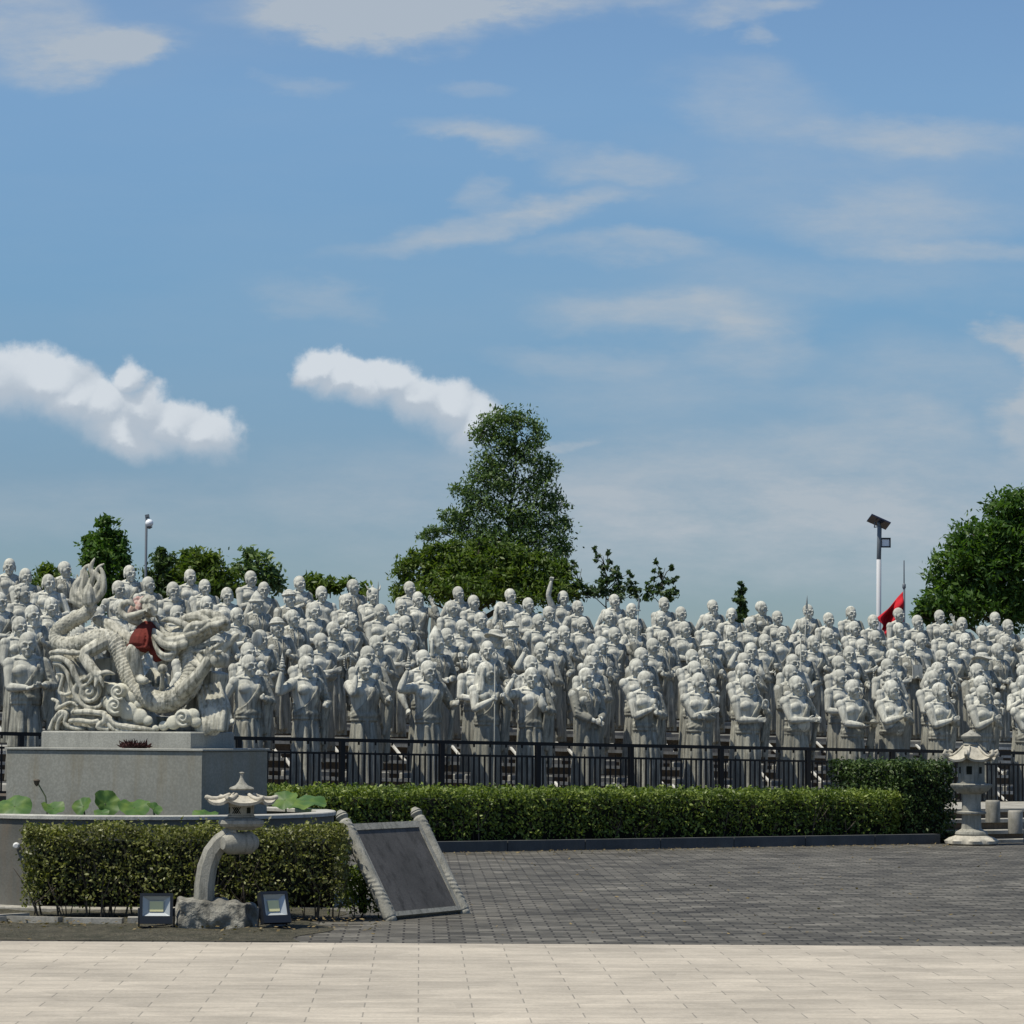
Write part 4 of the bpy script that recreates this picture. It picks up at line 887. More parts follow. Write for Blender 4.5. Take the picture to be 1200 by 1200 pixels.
def path(pts, sub=4):
    """Catmull-Rom through (px, py, v, radius)"""
    P = [(D(x, y, v), r) for x, y, v, r in pts]; out = []; rad = []
    for i in range(len(P)-1):
        p0, p1, p2, p3 = P[max(i-1, 0)], P[i], P[i+1], P[min(i+2, len(P)-1)]
        for j in range(sub):
            t = j/sub; a = .5*((2*p1[0])+(p2[0]-p0[0])*t+(2*p0[0]-5*p1[0]+4*p2[0]-p3[0])*t*t+(-p0[0]+3*p1[0]-3*p2[0]+p3[0])*t**3)
            out.append(a); rad.append((p1[1]*(1-t)+p2[1]*t)/SC)
    out.append(P[-1][0]); rad.append(P[-1][1]/SC); return out, rad
VZ = Vector((0, 1, 0))
# body: tail, arch, belly loop, neck
bodypts = [(101, 700, .0, 6), (102, 709, 0, 7), (96, 718, 0, 8), (82, 725, 0, 8.5), (68, 733, 0, 9), (60, 744, 0, 10), (66, 755, -.02, 10.5), (82, 757, -.05, 10.5), (100, 752, -.07, 10.5), (117, 748, -.07, 11), (131, 752, -.05, 11),
           (141, 765, -.04, 11), (149, 781, -.05, 12), (157, 797, -.07, 12.5), (170, 813, -.09, 13), (188, 822, -.1, 13.5), (207, 820, -.1, 13.5), (222, 809, -.08, 13.5), (230, 795, -.05, 13), (229, 779, -.02, 12.5), (224, 765, 0, 12), (222, 752, 0, 11)]
mb = MB(); P_, r_ = path(bodypts, 6); mb.tube(P_, r_, 16)
AX = np.array([tuple(p) for p in P_])
def scales(co, no):
    # overlapping scale relief following the length of the body
    seg = np.linalg.norm(np.diff(AX, axis=0), axis=1); cum = np.concatenate([[0], np.cumsum(seg)])
    idx = np.zeros(len(co), int)
    for a in range(0, len(co), 20000): idx[a:a+20000] = np.argmin(((co[a:a+20000, None, :]-AX[None])**2).sum(2), axis=1)
    l = cum[idx]; t = AX[np.minimum(idx+1, len(AX)-1)]-AX[np.maximum(idx-1, 0)]; t = t/np.linalg.norm(t, axis=1, keepdims=True)
    rel = co-AX[idx]; l = l+(rel*t).sum(1); yv = np.array([0, 1., 0]); w = np.cross(t, yv); ang = np.arctan2((rel*w).sum(1), -(rel@yv))
    L_ = .034; A_ = 2*math.pi/13; row = np.floor(l/L_); fl = l/L_-row; fa = (ang/A_+.5*(row % 2)); fa = fa-np.floor(fa)-.5
    h = np.sqrt(np.maximum(0, 1-(fa*1.9)**2))*(1-fl)*.0085
    belly = np.abs(ang) > 9
    return co+no*h[:, None]
bm_ = remesh(mb, 'body', .0065, 0, scales); link('body', bm_, M['dragon'], dg_, angle=0)
# ridge fins along the back
mb = MB()
for i in range(6, len(P_)-8, 2):
    t = (P_[i+1]-P_[i-1]).normalized(); w = Vector((0, 1, 0)).cross(t).normalized(); 
    if w.z < 0 and 30 < i < 75: w = w
    c = P_[i]+w*(-r_[i]*.85) ; mb.tube([c, c-w*.03-t*.012], [.018, .003], 6)
mb.build('back_fins', M['dragon'], dg_)
# flame-like tail plume: curved tongues rising as a fan
pl_ = MB()
for pts in [[(96, 703, 0, 7), (84, 695, 0, 6), (83, 684, 0, 5), (90, 676, 0, 4), (89, 667, 0, 1.2)], [(98, 702, 0, 6), (91, 690, 0, 5), (95, 676, 0, 4.5), (93, 666, 0, 3.5), (99, 660, 0, 1)],
            [(102, 702, 0, 6), (100, 688, 0, 5), (104, 675, 0, 4), (101, 664, 0, 3.5), (106, 653, 0, 1)], [(106, 702, 0, 6), (109, 690, 0, 5), (113, 680, 0, 4), (108, 670, 0, 3.2), (112, 663, 0, 2), (118, 660, 0, 1)],
            [(108, 703, 0, 5), (117, 692, 0, 4.5), (118, 680, 0, 3.5), (116, 670, 0, 3), (113, 664, 0, 1.5)], [(92, 708, 0, 6), (80, 702, 0, 5), (79, 690, 0, 3.5), (84, 680, 0, 2), (84, 672, 0, 1)],
            [(88, 708, 0, 5), (86, 700, 0, 6), (90, 694, 0, 5)], [(101, 706, -.04, 8), (99, 696, -.05, 8), (100, 687, -.04, 5)]]:
    q, r = path(pts); pl_.tube(q, r, 8, flat=(VZ, .8))
link('tail_plume', remesh(pl_, 'tail_plume', .006, 2), M['dragon'], dg_, angle=0)
# head: skull, upper jaw, lower jaw, nose, horns, teeth
hd = MB()
def HT(pts, flat=None, n=9, mb_=None): q, r = path(pts); (mb_ or hd).tube(q, r, n, flat)
HT([(214, 757, 0, 13), (226, 748, 0, 14), (240, 741, 0, 12), (252, 736, 0, 10), (262, 732, 0, 8)], (VZ, 1.2))
for v in (-.1, .1):
    HT([(214, 760, v*.9, 3), (219, 749, v, 4.5), (230, 744, v, 5), (240, 741, v, 3.5), (250, 735, v*.9, 3.5), (262, 733, v*.8, 4.5), (269, 729, v*.6, 2.5)])
    HT([(222, 742, v*1.05, 4), (232, 734, v*1.1, 5), (243, 733, v, 4), (250, 729, v*.8, 2)])
HT([(258, 731, 0, 8), (266, 732, 0, 9), (270, 737, 0, 6)]); hd.ell(D(270, 731, -.045), (.03, .03, .026)); hd.ell(D(270, 731, .045), (.03, .03, .026)); HT([(266, 726, 0, 4), (260, 722, 0, 5), (252, 724, 0, 3)])
HT([(222, 767, 0, 11), (236, 771, 0, 8), (250, 769, 0, 6.5), (264, 763, 0, 5.5), (274, 755, 0, 4.5), (280, 748, 0, 3.5), (285, 744, 0, 1.2)])
HT([(228, 764, -.05, 3), (242, 764, -.06, 2.6), (256, 760, -.05, 2.4), (266, 753, -.04, 2)]); HT([(232, 762, 0, 4), (244, 758, 0, 3.5), (254, 754, 0, 2.5), (262, 754, -.02, 1.5)])
for x in (228, 236, 244, 252, 260):
    for v in (-.08, .08): hd.tube([D(x, 749-(x-228)*.42, v), D(x+1.5, 756-(x-228)*.42, v)], [.014, .004], 6)
for x in (240, 250, 260, 270): hd.tube([D(x, 765-(x-240)*.42, -.05), D(x+1, 759-(x-240)*.42, -.06)], [.012, .004], 6)
hd.ell(D(236, 738, -.115), (.03, .022, .026)); hd.ell(D(236, 738, -.137), (.012, .008, .012))
for i_, (x, y) in enumerate(((244, 779), (238, 783), (231, 780))): HT([(x-6, y-10, -.05, 4), (x, y-2, -.09, 3.5), (x+7, y+2, -.1, 1)])
for v in (-.08, .08): HT([(230, 738, v, 5), (214, 731, v*1.3, 4.5), (202, 727, v*1.5, 3.5), (192, 729, v*1.6, 1.2)])
HT([(248, 729, 0, 6), (238, 724, 0, 7), (224, 725, 0, 6), (212, 729, 0, 4), (204, 728, 0, 1.5)])
HT([(258, 725, 0, 4), (250, 720, 0, 5), (240, 719, 0, 4), (230, 722, 0, 2)])
link('head', remesh(hd, 'head', .0065, 2), M['dragon'], dg_, angle=0)
mn = MB()
for y0, y1, v in ((737, 731, -.02), (743, 739, -.06), (749, 747, -.1), (756, 755, -.12), (741, 736, .06), (750, 747, .09), (760, 764, -.05)):
    HT([(222, y0, v, 6), (211, y0+3, v*1.3, 5.5), (199, y0+2, v*1.5, 4.5), (190, y1-3, v*1.6, 3.5), (184, y1-9, v*1.6, 1.2)], mb_=mn)
HT([(216, 759, -.13, 3.5), (209, 767, -.16, 3.5), (198, 769, -.18, 3.5), (189, 762, -.18, 3.2), (184, 750, -.17, 3), (183, 738, -.16, 1.2)], mb_=mn)
HT([(214, 762, -.15, 2.5), (204, 774, -.17, 2.5), (192, 770, -.18, 2.2), (186, 760, -.18, 1)], mb_=mn)
link('mane', remesh(mn, 'mane', .0065, 2), M['dragon'], dg_, angle=0)
# legs and claws
def leg(pts, claw, tips):
    m = MB(); q, r = path(pts); m.tube(q, r, 10)
    for t in tips: q, r = path([claw+(4.2,), (((claw[0]+t[0])/2), (claw[1]+t[1])/2-2.5, claw[2]-.02, 3.6), (t[0], t[1], t[2], 1.2)]); m.tube(q, r, 7)
    link('leg', remesh(m, 'leg', .0065, 1), M['dragon'], dg_, angle=0)
leg([(124, 752, -.1, 9), (110, 760, -.14, 9), (99, 768, -.17, 8), (105, 780, -.2, 7), (114, 790, -.22, 6.5), (120, 793, -.22, 6)], (118, 792, -.22), [(100, 797, -.26), (103, 804, -.24), (114, 806, -.27), (124, 806, -.25), (137, 791, -.2)])
leg([(92, 762, -.05, 7), (88, 768, -.1, 6), (94, 772, -.13, 6)], (90, 768, -.1), [(78, 764, -.12), (80, 770, -.13), (84, 776, -.13)])
leg([(219, 812, -.14, 10), (229, 803, -.17, 9), (240, 792, -.19, 8), (249, 780, -.2, 7), (253, 773, -.2, 6)], (253, 774, -.2), [(246, 764, -.22), (250, 760, -.24), (258, 761, -.27), (268, 765, -.24)])
leg([(180, 800, .16, 9), (176, 790, .17, 8), (190, 800, .16, 7)], (190, 800, .16), [(199, 806, .12), (196, 812, .12)])
mb = MB(); mb.ell(D(263, 774, -.17), (.078, .078, .078), 20, 14); mb.build('pearl', M['dragon'], dg_)
mb = MB(); mb.ell(D(196, 785, -.2), (.045, .045, .045), 16, 10); mb.tube([D(196, 790, -.2), D(195, 800, -.18), D(194, 812, -.12)], [.02, .018, .03], 8)
mb.tube([D(199, 788, -.2), D(204, 793, -.2), D(203, 802, -.18)], [.01, .012, .01], 7); mb.build('bud', M['dragon'], dg_)
# flying sash plate over the back
mb = MB()
for o_ in (0, 4): q, r = path([(104, 727-o_, .1, 2), (118, 731-o_, .08, 6), (132, 740-o_, .05, 7.5), (146, 750-o_, .03, 7), (158, 757-o_, .02, 5), (164, 760-o_, 0, 2)]); mb.tube(q, r, 8)
link('flying_sash', remesh(mb, 'flying_sash', .007, 1), M['dragon'], dg_, angle=0)
# clouds: base mass, spiral reliefs, wave bands
cl = MB()
base_o = [(60, 857), (66, 843), (76, 832), (84, 822), (80, 806), (72, 792), (66, 776), (62, 767), (74, 765), (88, 768), (98, 782), (112, 793), (130, 800), (148, 802), (160, 815), (172, 830), (184, 846), (187, 857)]
cl.prism([(D(x, y).x, D(x, y).z) for x, y in base_o], -.16, .12)
back_o = [(90, 857), (96, 800), (110, 772), (135, 770), (150, 800), (170, 838), (215, 842), (240, 800), (252, 786), (262, 790), (258, 810), (266, 830), (262, 857)]
cl.prism([(D(x, y, .1).x, D(x, y, .1).z) for x, y in back_o], .05, .26)
link('cloud_backing', remesh(cl, 'cloud_backing', .011, 5), M['dragon'], dg_, angle=0)
def spiral(cx, cy, r, v, turns=2.0, m=None, thick=3.0, start=0, sgn=1):
    m.ell(D(cx, cy, v+.05), (r/SC*1.02, .07, r/SC), 20, 10); pts = []
    n = int(14*turns)
    for i in range(n+1):
        t = i/n; a = start+sgn*2*math.pi*turns*t; rr_ = r*(1-t)*.95+1; pts.append((cx+rr_*math.cos(a), cy+rr_*math.sin(a), v-.018*(t+.3), thick*(1-.45*t)))
    q, r_2 = path(pts, 2); m.tube(q, r_2, 7)
c1 = MB(); spiral(105, 811, 18, -.2, 2.2, c1, 3.2, 2.5)
for pts in [[(56, 766, -.2, 3), (68, 764, -.21, 3.5), (84, 766, -.21, 3.5), (95, 766, -.2, 3)], [(57, 772, -.2, 3), (70, 772, -.21, 4), (82, 780, -.22, 4), (88, 792, -.22, 4), (95, 804, -.21, 3.5), (100, 815, -.2, 3)],
            [(60, 778, -.19, 2.5), (70, 780, -.2, 3), (78, 790, -.21, 3), (82, 802, -.21, 3), (90, 818, -.21, 3), (102, 829, -.21, 3), (118, 829, -.2, 2.5), (126, 818, -.2, 2)],
            [(64, 790, -.16, 2), (72, 792, -.18, 2.5), (70, 802, -.18, 2.5), (68, 812, -.18, 2.5), (76, 815, -.19, 2.5), (84, 812, -.19, 2)],
            [(58, 820, -.16, 2), (66, 824, -.18, 2.5), (64, 832, -.18, 2.5), (72, 828, -.19, 2.5), (82, 824, -.2, 2), (92, 828, -.2, 2)],
            [(58, 856, -.18, 3), (62, 846, -.2, 3), (70, 836, -.21, 3.5), (78, 838, -.21, 3), (76, 848, -.21, 3), (84, 853, -.21, 3), (100, 855, -.21, 2.5)],
            [(66, 856, -.2, 3), (68, 846, -.21, 2.5), (74, 838, -.22, 2)],
            [(86, 836, -.23, 3.5), (100, 835, -.24, 3.5), (115, 836, -.24, 3.5), (126, 838, -.24, 4), (126, 846, -.24, 4), (118, 852, -.23, 4), (130, 856, -.23, 3)],
            [(82, 846, -.22, 3), (95, 845, -.23, 3.5), (110, 847, -.24, 3), (118, 845, -.24, 2.5)],
            [(130, 840, -.24, 3), (140, 849, -.24, 3.5), (155, 852, -.24, 3.5), (172, 854, -.23, 3), (186, 856, -.2, 2.5)],
            [(128, 846, -.23, 3), (140, 856, -.23, 3), (160, 857, -.23, 2.5)]]:
    q, r = path(pts); c1.tube(q, r, 8)
link('wave_crest', remesh(c1, 'wave_crest', .0065, 1), M['dragon'], dg_, angle=0)
def cloudlet(pts, m):
    for (x, y, r, v) in pts: m.ell(D(x, y, v+.02), (r/SC, .034, r/SC*.85), 20, 8)
for i, (lobes, sp) in enumerate([([(144, 812, 13, -.19), (134, 808, 9, -.17), (156, 818, 10, -.18), (166, 826, 7, -.17)], (143, 811, 9)), ([(140, 828, 15, -.22), (128, 824, 9, -.2), (154, 834, 13, -.21), (168, 840, 11, -.2), (178, 845, 7, -.19)], (139, 827, 9)),
                                 ([(222, 842, 13, -.2), (210, 847, 10, -.2), (233, 838, 9, -.19), (198, 851, 7, -.19), (188, 854, 5, -.18), (236, 846, 8, -.19)], (222, 841, 9)), ([(250, 846, 14, -.12), (258, 838, 12, -.1), (245, 852, 12, -.15), (256, 852, 12, -.1), (250, 828, 12, -.05), (255, 822, 15, .02)], (262, 845, 7))]):
    m = MB(); cloudlet(lobes, m)
    if i < 3: spiral(sp[0], sp[1], sp[2], -.27, 1.6, m, 1.8, 1.0)
    else:
        for pts in [[(234+5.5*q_, 806-q_, .03, 2.5), (240+5.5*q_, 822, -.03, 3.6), (244+5*q_, 838, -.1, 3.8), (248+4*q_, 855, -.12, 3.5)] for q_ in range(6)]:
            q, r = path(pts); m.tube(q, r, 7)
    link('cloud', remesh(m, 'cloud', .0065, 1), M['cloud'] if i < 3 else M['dragon'], dg_, angle=0)
# rider: seated figure with raised arm, red apron, curled horn
rd = thing('rider_statue', 'small seated stone rider wearing a faded red apron on the dragon', 'statue', PC+Vector((0, 0, DZ)), -TH)
m = MB()
def RT(pts, n=10, mb_=None): q, r = path(pts); (mb_ or m).tube(q, r, n)
RT([(175, 752, -.08, 11), (174, 742, -.09, 10), (173, 732, -.09, 9), (174, 726, -.09, 5)]); hcx = D(178, 713, -.1)
m.ell(hcx, (.075, .08, .09), 16, 10); m.ell(hcx+Vector((.03, -.06, -.02)), (.045, .035, .05), 12, 8); m.ell(hcx+Vector((.055, -.09, -.01)), (.012, .014, .02)); m.ell(hcx+Vector((-.01, -.075, -.03)), (.018, .02, .03))
for t in range(26): a = t*2.4; q_ = .3+.9*(t/26); m.ell(hcx+Vector((-.012+.078*math.cos(a)*math.cos(q_), .0-.07*abs(math.sin(a))*math.cos(q_), .02+.085*math.sin(q_))), (.02, .02, .02), 7, 5)
m.ell(hcx+Vector((.05, -.03, -.035)), (.04, .05, .05), 12, 8); m.ell(hcx+Vector((.09, -.045, -.03)), (.014, .014, .018)); m.ell(hcx+Vector((.065, -.04, -.07)), (.022, .025, .02)); m.ell(hcx+Vector((0, -.085, -.02)), (.014, .012, .024))
RT([(167, 731, -.14, 5), (158, 728, -.2, 5), (154, 724, -.22, 4.5), (162, 722, -.24, 4), (171, 719, -.24, 3.5)])
for t in range(4): RT([(171, 719, -.24+t*.012, 1.4), (175, 717-t, -.25+t*.012, 1.2), (177, 719-t, -.26+t*.012, 1)], 6)
RT([(172, 756, -.1, 10), (164, 762, -.2, 9.5), (160, 765, -.25, 9), (163, 776, -.25, 8), (166, 788, -.23, 6.5), (168, 794, -.22, 6)]); RT([(168, 796, -.22, 6), (172, 798, -.28, 5.5), (178, 799, -.32, 4)])
RT([(180, 756, 0, 9), (190, 764, .08, 9), (192, 778, .1, 7)])
RT([(181, 732, -.04, 5), (188, 740, -.04, 5), (192, 744, -.08, 4)])
link('figure', remesh(m, 'rider', .007, 1), M['dragon'], rd, angle=0)
m = MB()
RT([(174, 733, -.13, 6), (171, 742, -.16, 10), (169, 750, -.18, 13), (168, 757, -.19, 14)], 14, m); RT([(176, 733, -.1, 6), (182, 745, -.12, 8), (184, 757, -.13, 9), (189, 768, -.12, 9), (186, 774, -.12, 4)], 10, m)
for x in (158, 163, 168, 173, 178): RT([(170+(x-168)*.4, 735, -.2, 1.5), (x, 748, -.24, 1.8), (x-1, 759, -.26, 1.6)], 6, m)
RT([(153, 758, -.24, 2), (165, 760, -.27, 2), (180, 760, -.24, 2)], 6, m)
link('red_apron', remesh(m, 'red_apron', .007, 1), M['redcloth'], rd, angle=0)
m = MB()
RT([(165, 706, -.1, 5), (160, 712, -.12, 6), (155, 719, -.12, 5), (152, 724, -.12, 2)], 8, m); RT([(170, 702, -.08, 4), (166, 710, -.14, 4), (163, 720, -.16, 3)], 8, m); RT([(158, 704, -.1, 2), (163, 702, -.12, 3), (168, 704, -.1, 2)], 8, m)
link('tied_veil', remesh(m, 'tied_veil', .007, 1), M['pink'], rd, angle=0)
m = MB()
RT([(168, 723, -.2, 3.5), (158, 725, -.22, 4), (149, 723, -.22, 4.5), (144, 716, -.22, 4.5), (147, 709, -.22, 4), (155, 707, -.22, 3.5), (160, 711, -.22, 2)], 10, m)
m.build('curled_horn', M['dragon'], rd)
# dried wreath on the plinth
m = MB(); wr = random.Random(3); wc = Vector((.06, -.5, .0))
fr = PC+Vector((0, 0, DZ)); rot = Matrix.Rotation(-TH, 3, 'Z')
wl = D(168, 869, -.45); wl.z = 0.02
for i in range(160):
    a = wr.uniform(0, 2*math.pi); r = wr.uniform(.0, .15); b = Vector((r*math.cos(a), r*math.sin(a)*.45, wr.uniform(0, .03))); d = Vector((wr.uniform(-.6, .6)+math.cos(a)*.6, wr.uniform(-.5, .1), wr.uniform(.1, 1))).normalized()
    l = wr.uniform(.03, .075)*(1 if r < .1 else .7); m.tube([b, b+d*l*.5, b+d*l], [.007, .006, .002], 4)
m.ell((0, 0, .02), (.13, .05, .03))
w_o = m.build('dried_wreath', M['dry'], None, loc=fr+rot @ Vector((wl.x, -.46, .0)), rz=-TH)
tag(w_o, 'dark withered wreath lying on the plinth edge below the dragon', 'wreath')

# lotus leaves
def lotus(px0, px1, ytop, ybot, Y, label, fold=0.0, tilt=20, yaw=0):
    cx = (px0+px1)/2; c = at(cx, (ytop+ybot)/2, Y); w = (px1-px0)/pxscale(Y)/2; h = (ybot-ytop)/pxscale(Y)
    o = thing('lotus_plant', label, 'plant', (c.x, c.y, .66), 0, 'lotus plants in the pond'); z = c.z-.66
    mb = MB(); n = 26; rg = 5; mb.v.append((0, 0, z-.02))
    Rm = Matrix.Rotation(R(yaw), 3, 'Z') @ Matrix.Rotation(R(tilt), 3, 'X')
    for j in range(1, rg+1):
        for i in range(n):
            a = 2*math.pi*i/n; r = w*j/rg; e = (j/rg)**2
            p = Vector((r*math.cos(a)*(1+.05*math.sin(5*a+cx)), r*math.sin(a), w*(.10*e*math.sin(3*a+cx)+.07*e*math.sin(7*a+2*cx)-.16*e+.10*(j/rg)+fold*.55*abs(math.cos(a))*e)))
            p = Rm @ p; mb.v.append((p.x, p.y, p.z+z-.02))
    for i in range(n): mb.f.append((0, 1+i, 1+(i+1) % n))
    for j in range(rg-1):
        for i in range(n): a = 1+j*n+i; b = 1+j*n+(i+1) % n; mb.f.append((a, b, b+n, a+n))
    mb.build('leaf_blade', M['lotus'], o); mb = MB(); mb.tube([(0, 0, -.05), (.01, .02, z*.5), (0, 0, z-.02)], .008, 6); mb.build('stem', M['stem'], o)
lotus(-4, 38, 930, 955, 27.3, 'large round lotus leaf at the far left inside the pond rim', .05, 38)
lotus(48, 76, 936, 954, 27.4, 'small pointed lotus leaf beside the brown seed pod', .7, 30, 20)
lotus(86, 110, 930, 955, 27.3, 'olive lotus leaf left of the tallest bright one', .9, 60, -30)
lotus(106, 140, 924, 955, 27.5, 'tallest bright yellow-green lotus leaf standing upright', 1.0, 66, 35)
lotus(110, 128, 944, 956, 27.2, 'tiny pale lotus leaf in front of the tallest one', .3, 30)
lotus(138, 176, 932, 956, 27.5, 'broad dark green lotus leaf right of the tallest one', .4, 30, 15)
lotus(170, 190, 934, 956, 27.2, 'narrow lotus leaf with white frayed edge in pond middle', .8, 40, 50)
lotus(224, 256, 947, 956, 27.3, 'low lotus leaf just left of the arched stone lantern', .1, 18)
lotus(330, 384, 926, 946, 29.3, 'wide flat lotus leaf rising at the right end of the pond', .0, 14, 10)
lotus(318, 350, 926, 944, 29.0, 'yellowish lotus leaf tucked behind the lantern roof', .4, 40, -20)
sp_ = at(43, 916, 27.5); o = thing('lotus_seed_head', 'brown lotus seed pod nodding on a bare stalk', 'plant', (sp_.x+.05, 27.5, .66))
mb = MB(); mb.tube([(.06, 0, 0), (.03, 0, .3), (-.03, 0, sp_.z-.66-.03), (-.05, 0, sp_.z-.66)], .006, 6); mb.build('stalk', M['stem'], o)
mb = MB(); mb.lathe((-.05, 0, sp_.z-.66-.02), [(.006, -.02), (.02, 0), (.03, .03), (.022, .04)], 12); mb.build('seed_pod', M['pod'], o)

# ================================================================== HEDGES
def hedge(label, org, ux, uy, L_, W, H_, z0, leaf, n_top, n_side, mat, stems=True, gap=.12, seed=1, hfun=None, faces='fblr', name='clipped_hedge'):
    """box hedge: leaf shell and stems round a solid core painted dark for inner shade. ux: along, uy: back"""
    o = thing(name, label, 'hedge', org); r = np.random.default_rng(seed); C = []; O = []
    def addp(n, f, out):
        a = r.random((n, 2)); p = np.array([f(x, y) for x, y in a]); d = (r.random(n)**1.6)[:, None]*.13
        p = p-out*d+r.normal(size=(n, 3))*np.array([.012, .012, .012]); C.append(p); O.append(np.repeat([out], n, 0))
    hf = hfun or (lambda u: H_)
    bump = lambda u, v: .018*math.sin(u*7+seed)+.014*math.sin(u*17+v*9+seed*2)+.01*math.sin(v*13)
    def prune(u, w): return True
    addp(int(n_top*L_*W), lambda a, b: (a*L_, b*W, hf(a*L_)+bump(a*L_, b*W)), np.array([0, 0, 1.]))
    addp(int(n_side*L_*H_), lambda a, b: (a*L_, bump(a*L_, b*3)*1.3, gap*.6+(b**.8)*(hf(a*L_)-gap*.6)), np.array([0, -1., 0]))
    if 'l' in faces: addp(int(n_side*W*H_), lambda a, b: (bump(a*3, b*3), a*W, gap*.6+(b**.8)*(hf(0)-gap*.6)), np.array([-1., 0, 0]))
    if 'r' in faces: addp(int(n_side*W*H_), lambda a, b: (L_+bump(a*3, b*3), a*W, gap*.6+(b**.8)*(hf(L_)-gap*.6)), np.array([1., 0, 0]))
    if 'b' in faces: addp(int(n_side*.3*L_*H_), lambda a, b: (a*L_, W, gap+b*(hf(a*L_)-gap)), np.array([0, 1., 0]))
    # stray shoots above the clipped top
    ns = int(L_*W*18); sh = np.array([(r.random()*L_, r.random()*W*.6, 0) for _ in range(ns)]); 
    for q in sh:
        k = r.integers(3, 7); h0 = hf(q[0]); C.append(np.array([(q[0]+r.normal()*.012, q[1], h0+.008+.014*i) for i in range(k)])); O.append(np.repeat([[0, 0, 1.]], k, 0))
    C = np.concatenate(C); O = np.concatenate(O); n = len(C)
    # holes: drop leaves where a noise field is low, more of them near the foot
    f = np.sin(C[:, 0]*11+seed)*np.sin(C[:, 2]*13+C[:, 1]*7)+np.sin(C[:, 0]*23+C[:, 2]*19+2*seed)*.6; zz = C[:, 2]/H_
    keep = r.random(n) < np.clip(1.0+.2*f-.75*np.maximum(0, .42-zz)*1.7-.2*(f < -.7), .05, 1); C = C[keep]; O = O[keep]; n = len(C)
    nrm = unit(r.normal(size=(n, 3))*.8+O*.55+np.array([0, 0, .35])); a = r.normal(size=(n, 3)); a = unit(a-nrm*np.sum(a*nrm, 1, keepdims=True)); b = np.cross(nrm, a)
    s = leaf*(.65+.7*r.random((n, 1)))
    B = np.array([list(ux), list(uy), [0, 0, 1.]]).astype(float)
    me = leaf_mesh('leaves', C @ B, (a*s) @ B, (b*s*.52) @ B); link('foliage', me, mat, o, smooth=False)
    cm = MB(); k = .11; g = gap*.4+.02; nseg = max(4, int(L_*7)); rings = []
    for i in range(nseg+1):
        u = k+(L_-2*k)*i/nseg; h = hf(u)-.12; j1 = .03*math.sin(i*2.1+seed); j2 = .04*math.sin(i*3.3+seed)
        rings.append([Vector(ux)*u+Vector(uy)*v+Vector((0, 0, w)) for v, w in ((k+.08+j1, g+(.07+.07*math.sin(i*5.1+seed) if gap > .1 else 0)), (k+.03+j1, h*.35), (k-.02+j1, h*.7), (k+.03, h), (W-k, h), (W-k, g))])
    cm.loft(rings); cm.build('inner_shade', M['innershade'], o)
    if stems:
        sm = MB(); rr = random.Random(seed)
        for i in range(int(L_*(26 if gap > .1 else 12))):
            u = rr.uniform(.05, L_-.05); v = rr.uniform(.03, min(W, .4)); p = Vector(ux)*u+Vector(uy)*v
            lean = Vector(ux)*rr.uniform(-.14, .14)+Vector(uy)*rr.uniform(-.1, .03); h = rr.uniform(.35, .8)*H_; r0 = rr.uniform(.004, .011)*(leaf/.02)**.3
            sm.tube([p, p+lean*.4+Vector((0, 0, h*.4)), p+lean+Vector((0, 0, h))], [r0, r0*.8, r0*.35], 5)
            for _ in range(2):
                q = p+lean*.4+Vector((0, 0, h*.4)); l2 = Vector(ux)*rr.uniform(-.2, .2)+Vector(uy)*rr.uniform(-.12, .0); sm.tube([q, q+l2*.6+Vector((0, 0, h*.25)), q+l2+Vector((0, 0, h*.5))], [r0*.7, r0*.5, r0*.25], 4)
        sm.build('stems', M['twig'], o)
    return o
x0 = (31-600)/F_PX*25.75; x1 = (407-600)/F_PX*25.75
hedge('short leggy hedge with bare stems in front of the round pond wall', (x0, 25.78, .02), (1, 0, 0), (0, 1, 0), x1-x0, .52, .74, .02, .017, 4200, 4600, M['hedge2'], True, .14, 3)
lg = Kp(-4.0, .2, .08)
hedge('low bush added to darken the shaded gap behind the leaning plaque', (-1.37, 26.34, .0), (1, 0, 0), (0, 1, 0), .28, .34, .42, .0, .02, 2500, 3000, M['hedge'], True, .03, 11)  # added filler bush, keeps the gap behind the plaque dark
hedge('long low clipped hedge behind the dark kerb beneath the fence', lg, DIR, NV, 11.25, 1.35, .72, .08, .026, 1500, 2400, M['hedge'], True, .03, 5, lambda u: .745-.011*u)
bs = 7.35
hedge('tall block of clipped hedge, darkened for shade, beside the right stone lantern', Kp(bs, .2, .0), DIR, NV, .82, 1.9, 1.12, .0, .027, 1900, 2200, M['hedgeshaded'], False, .05, 8, faces='fblr')

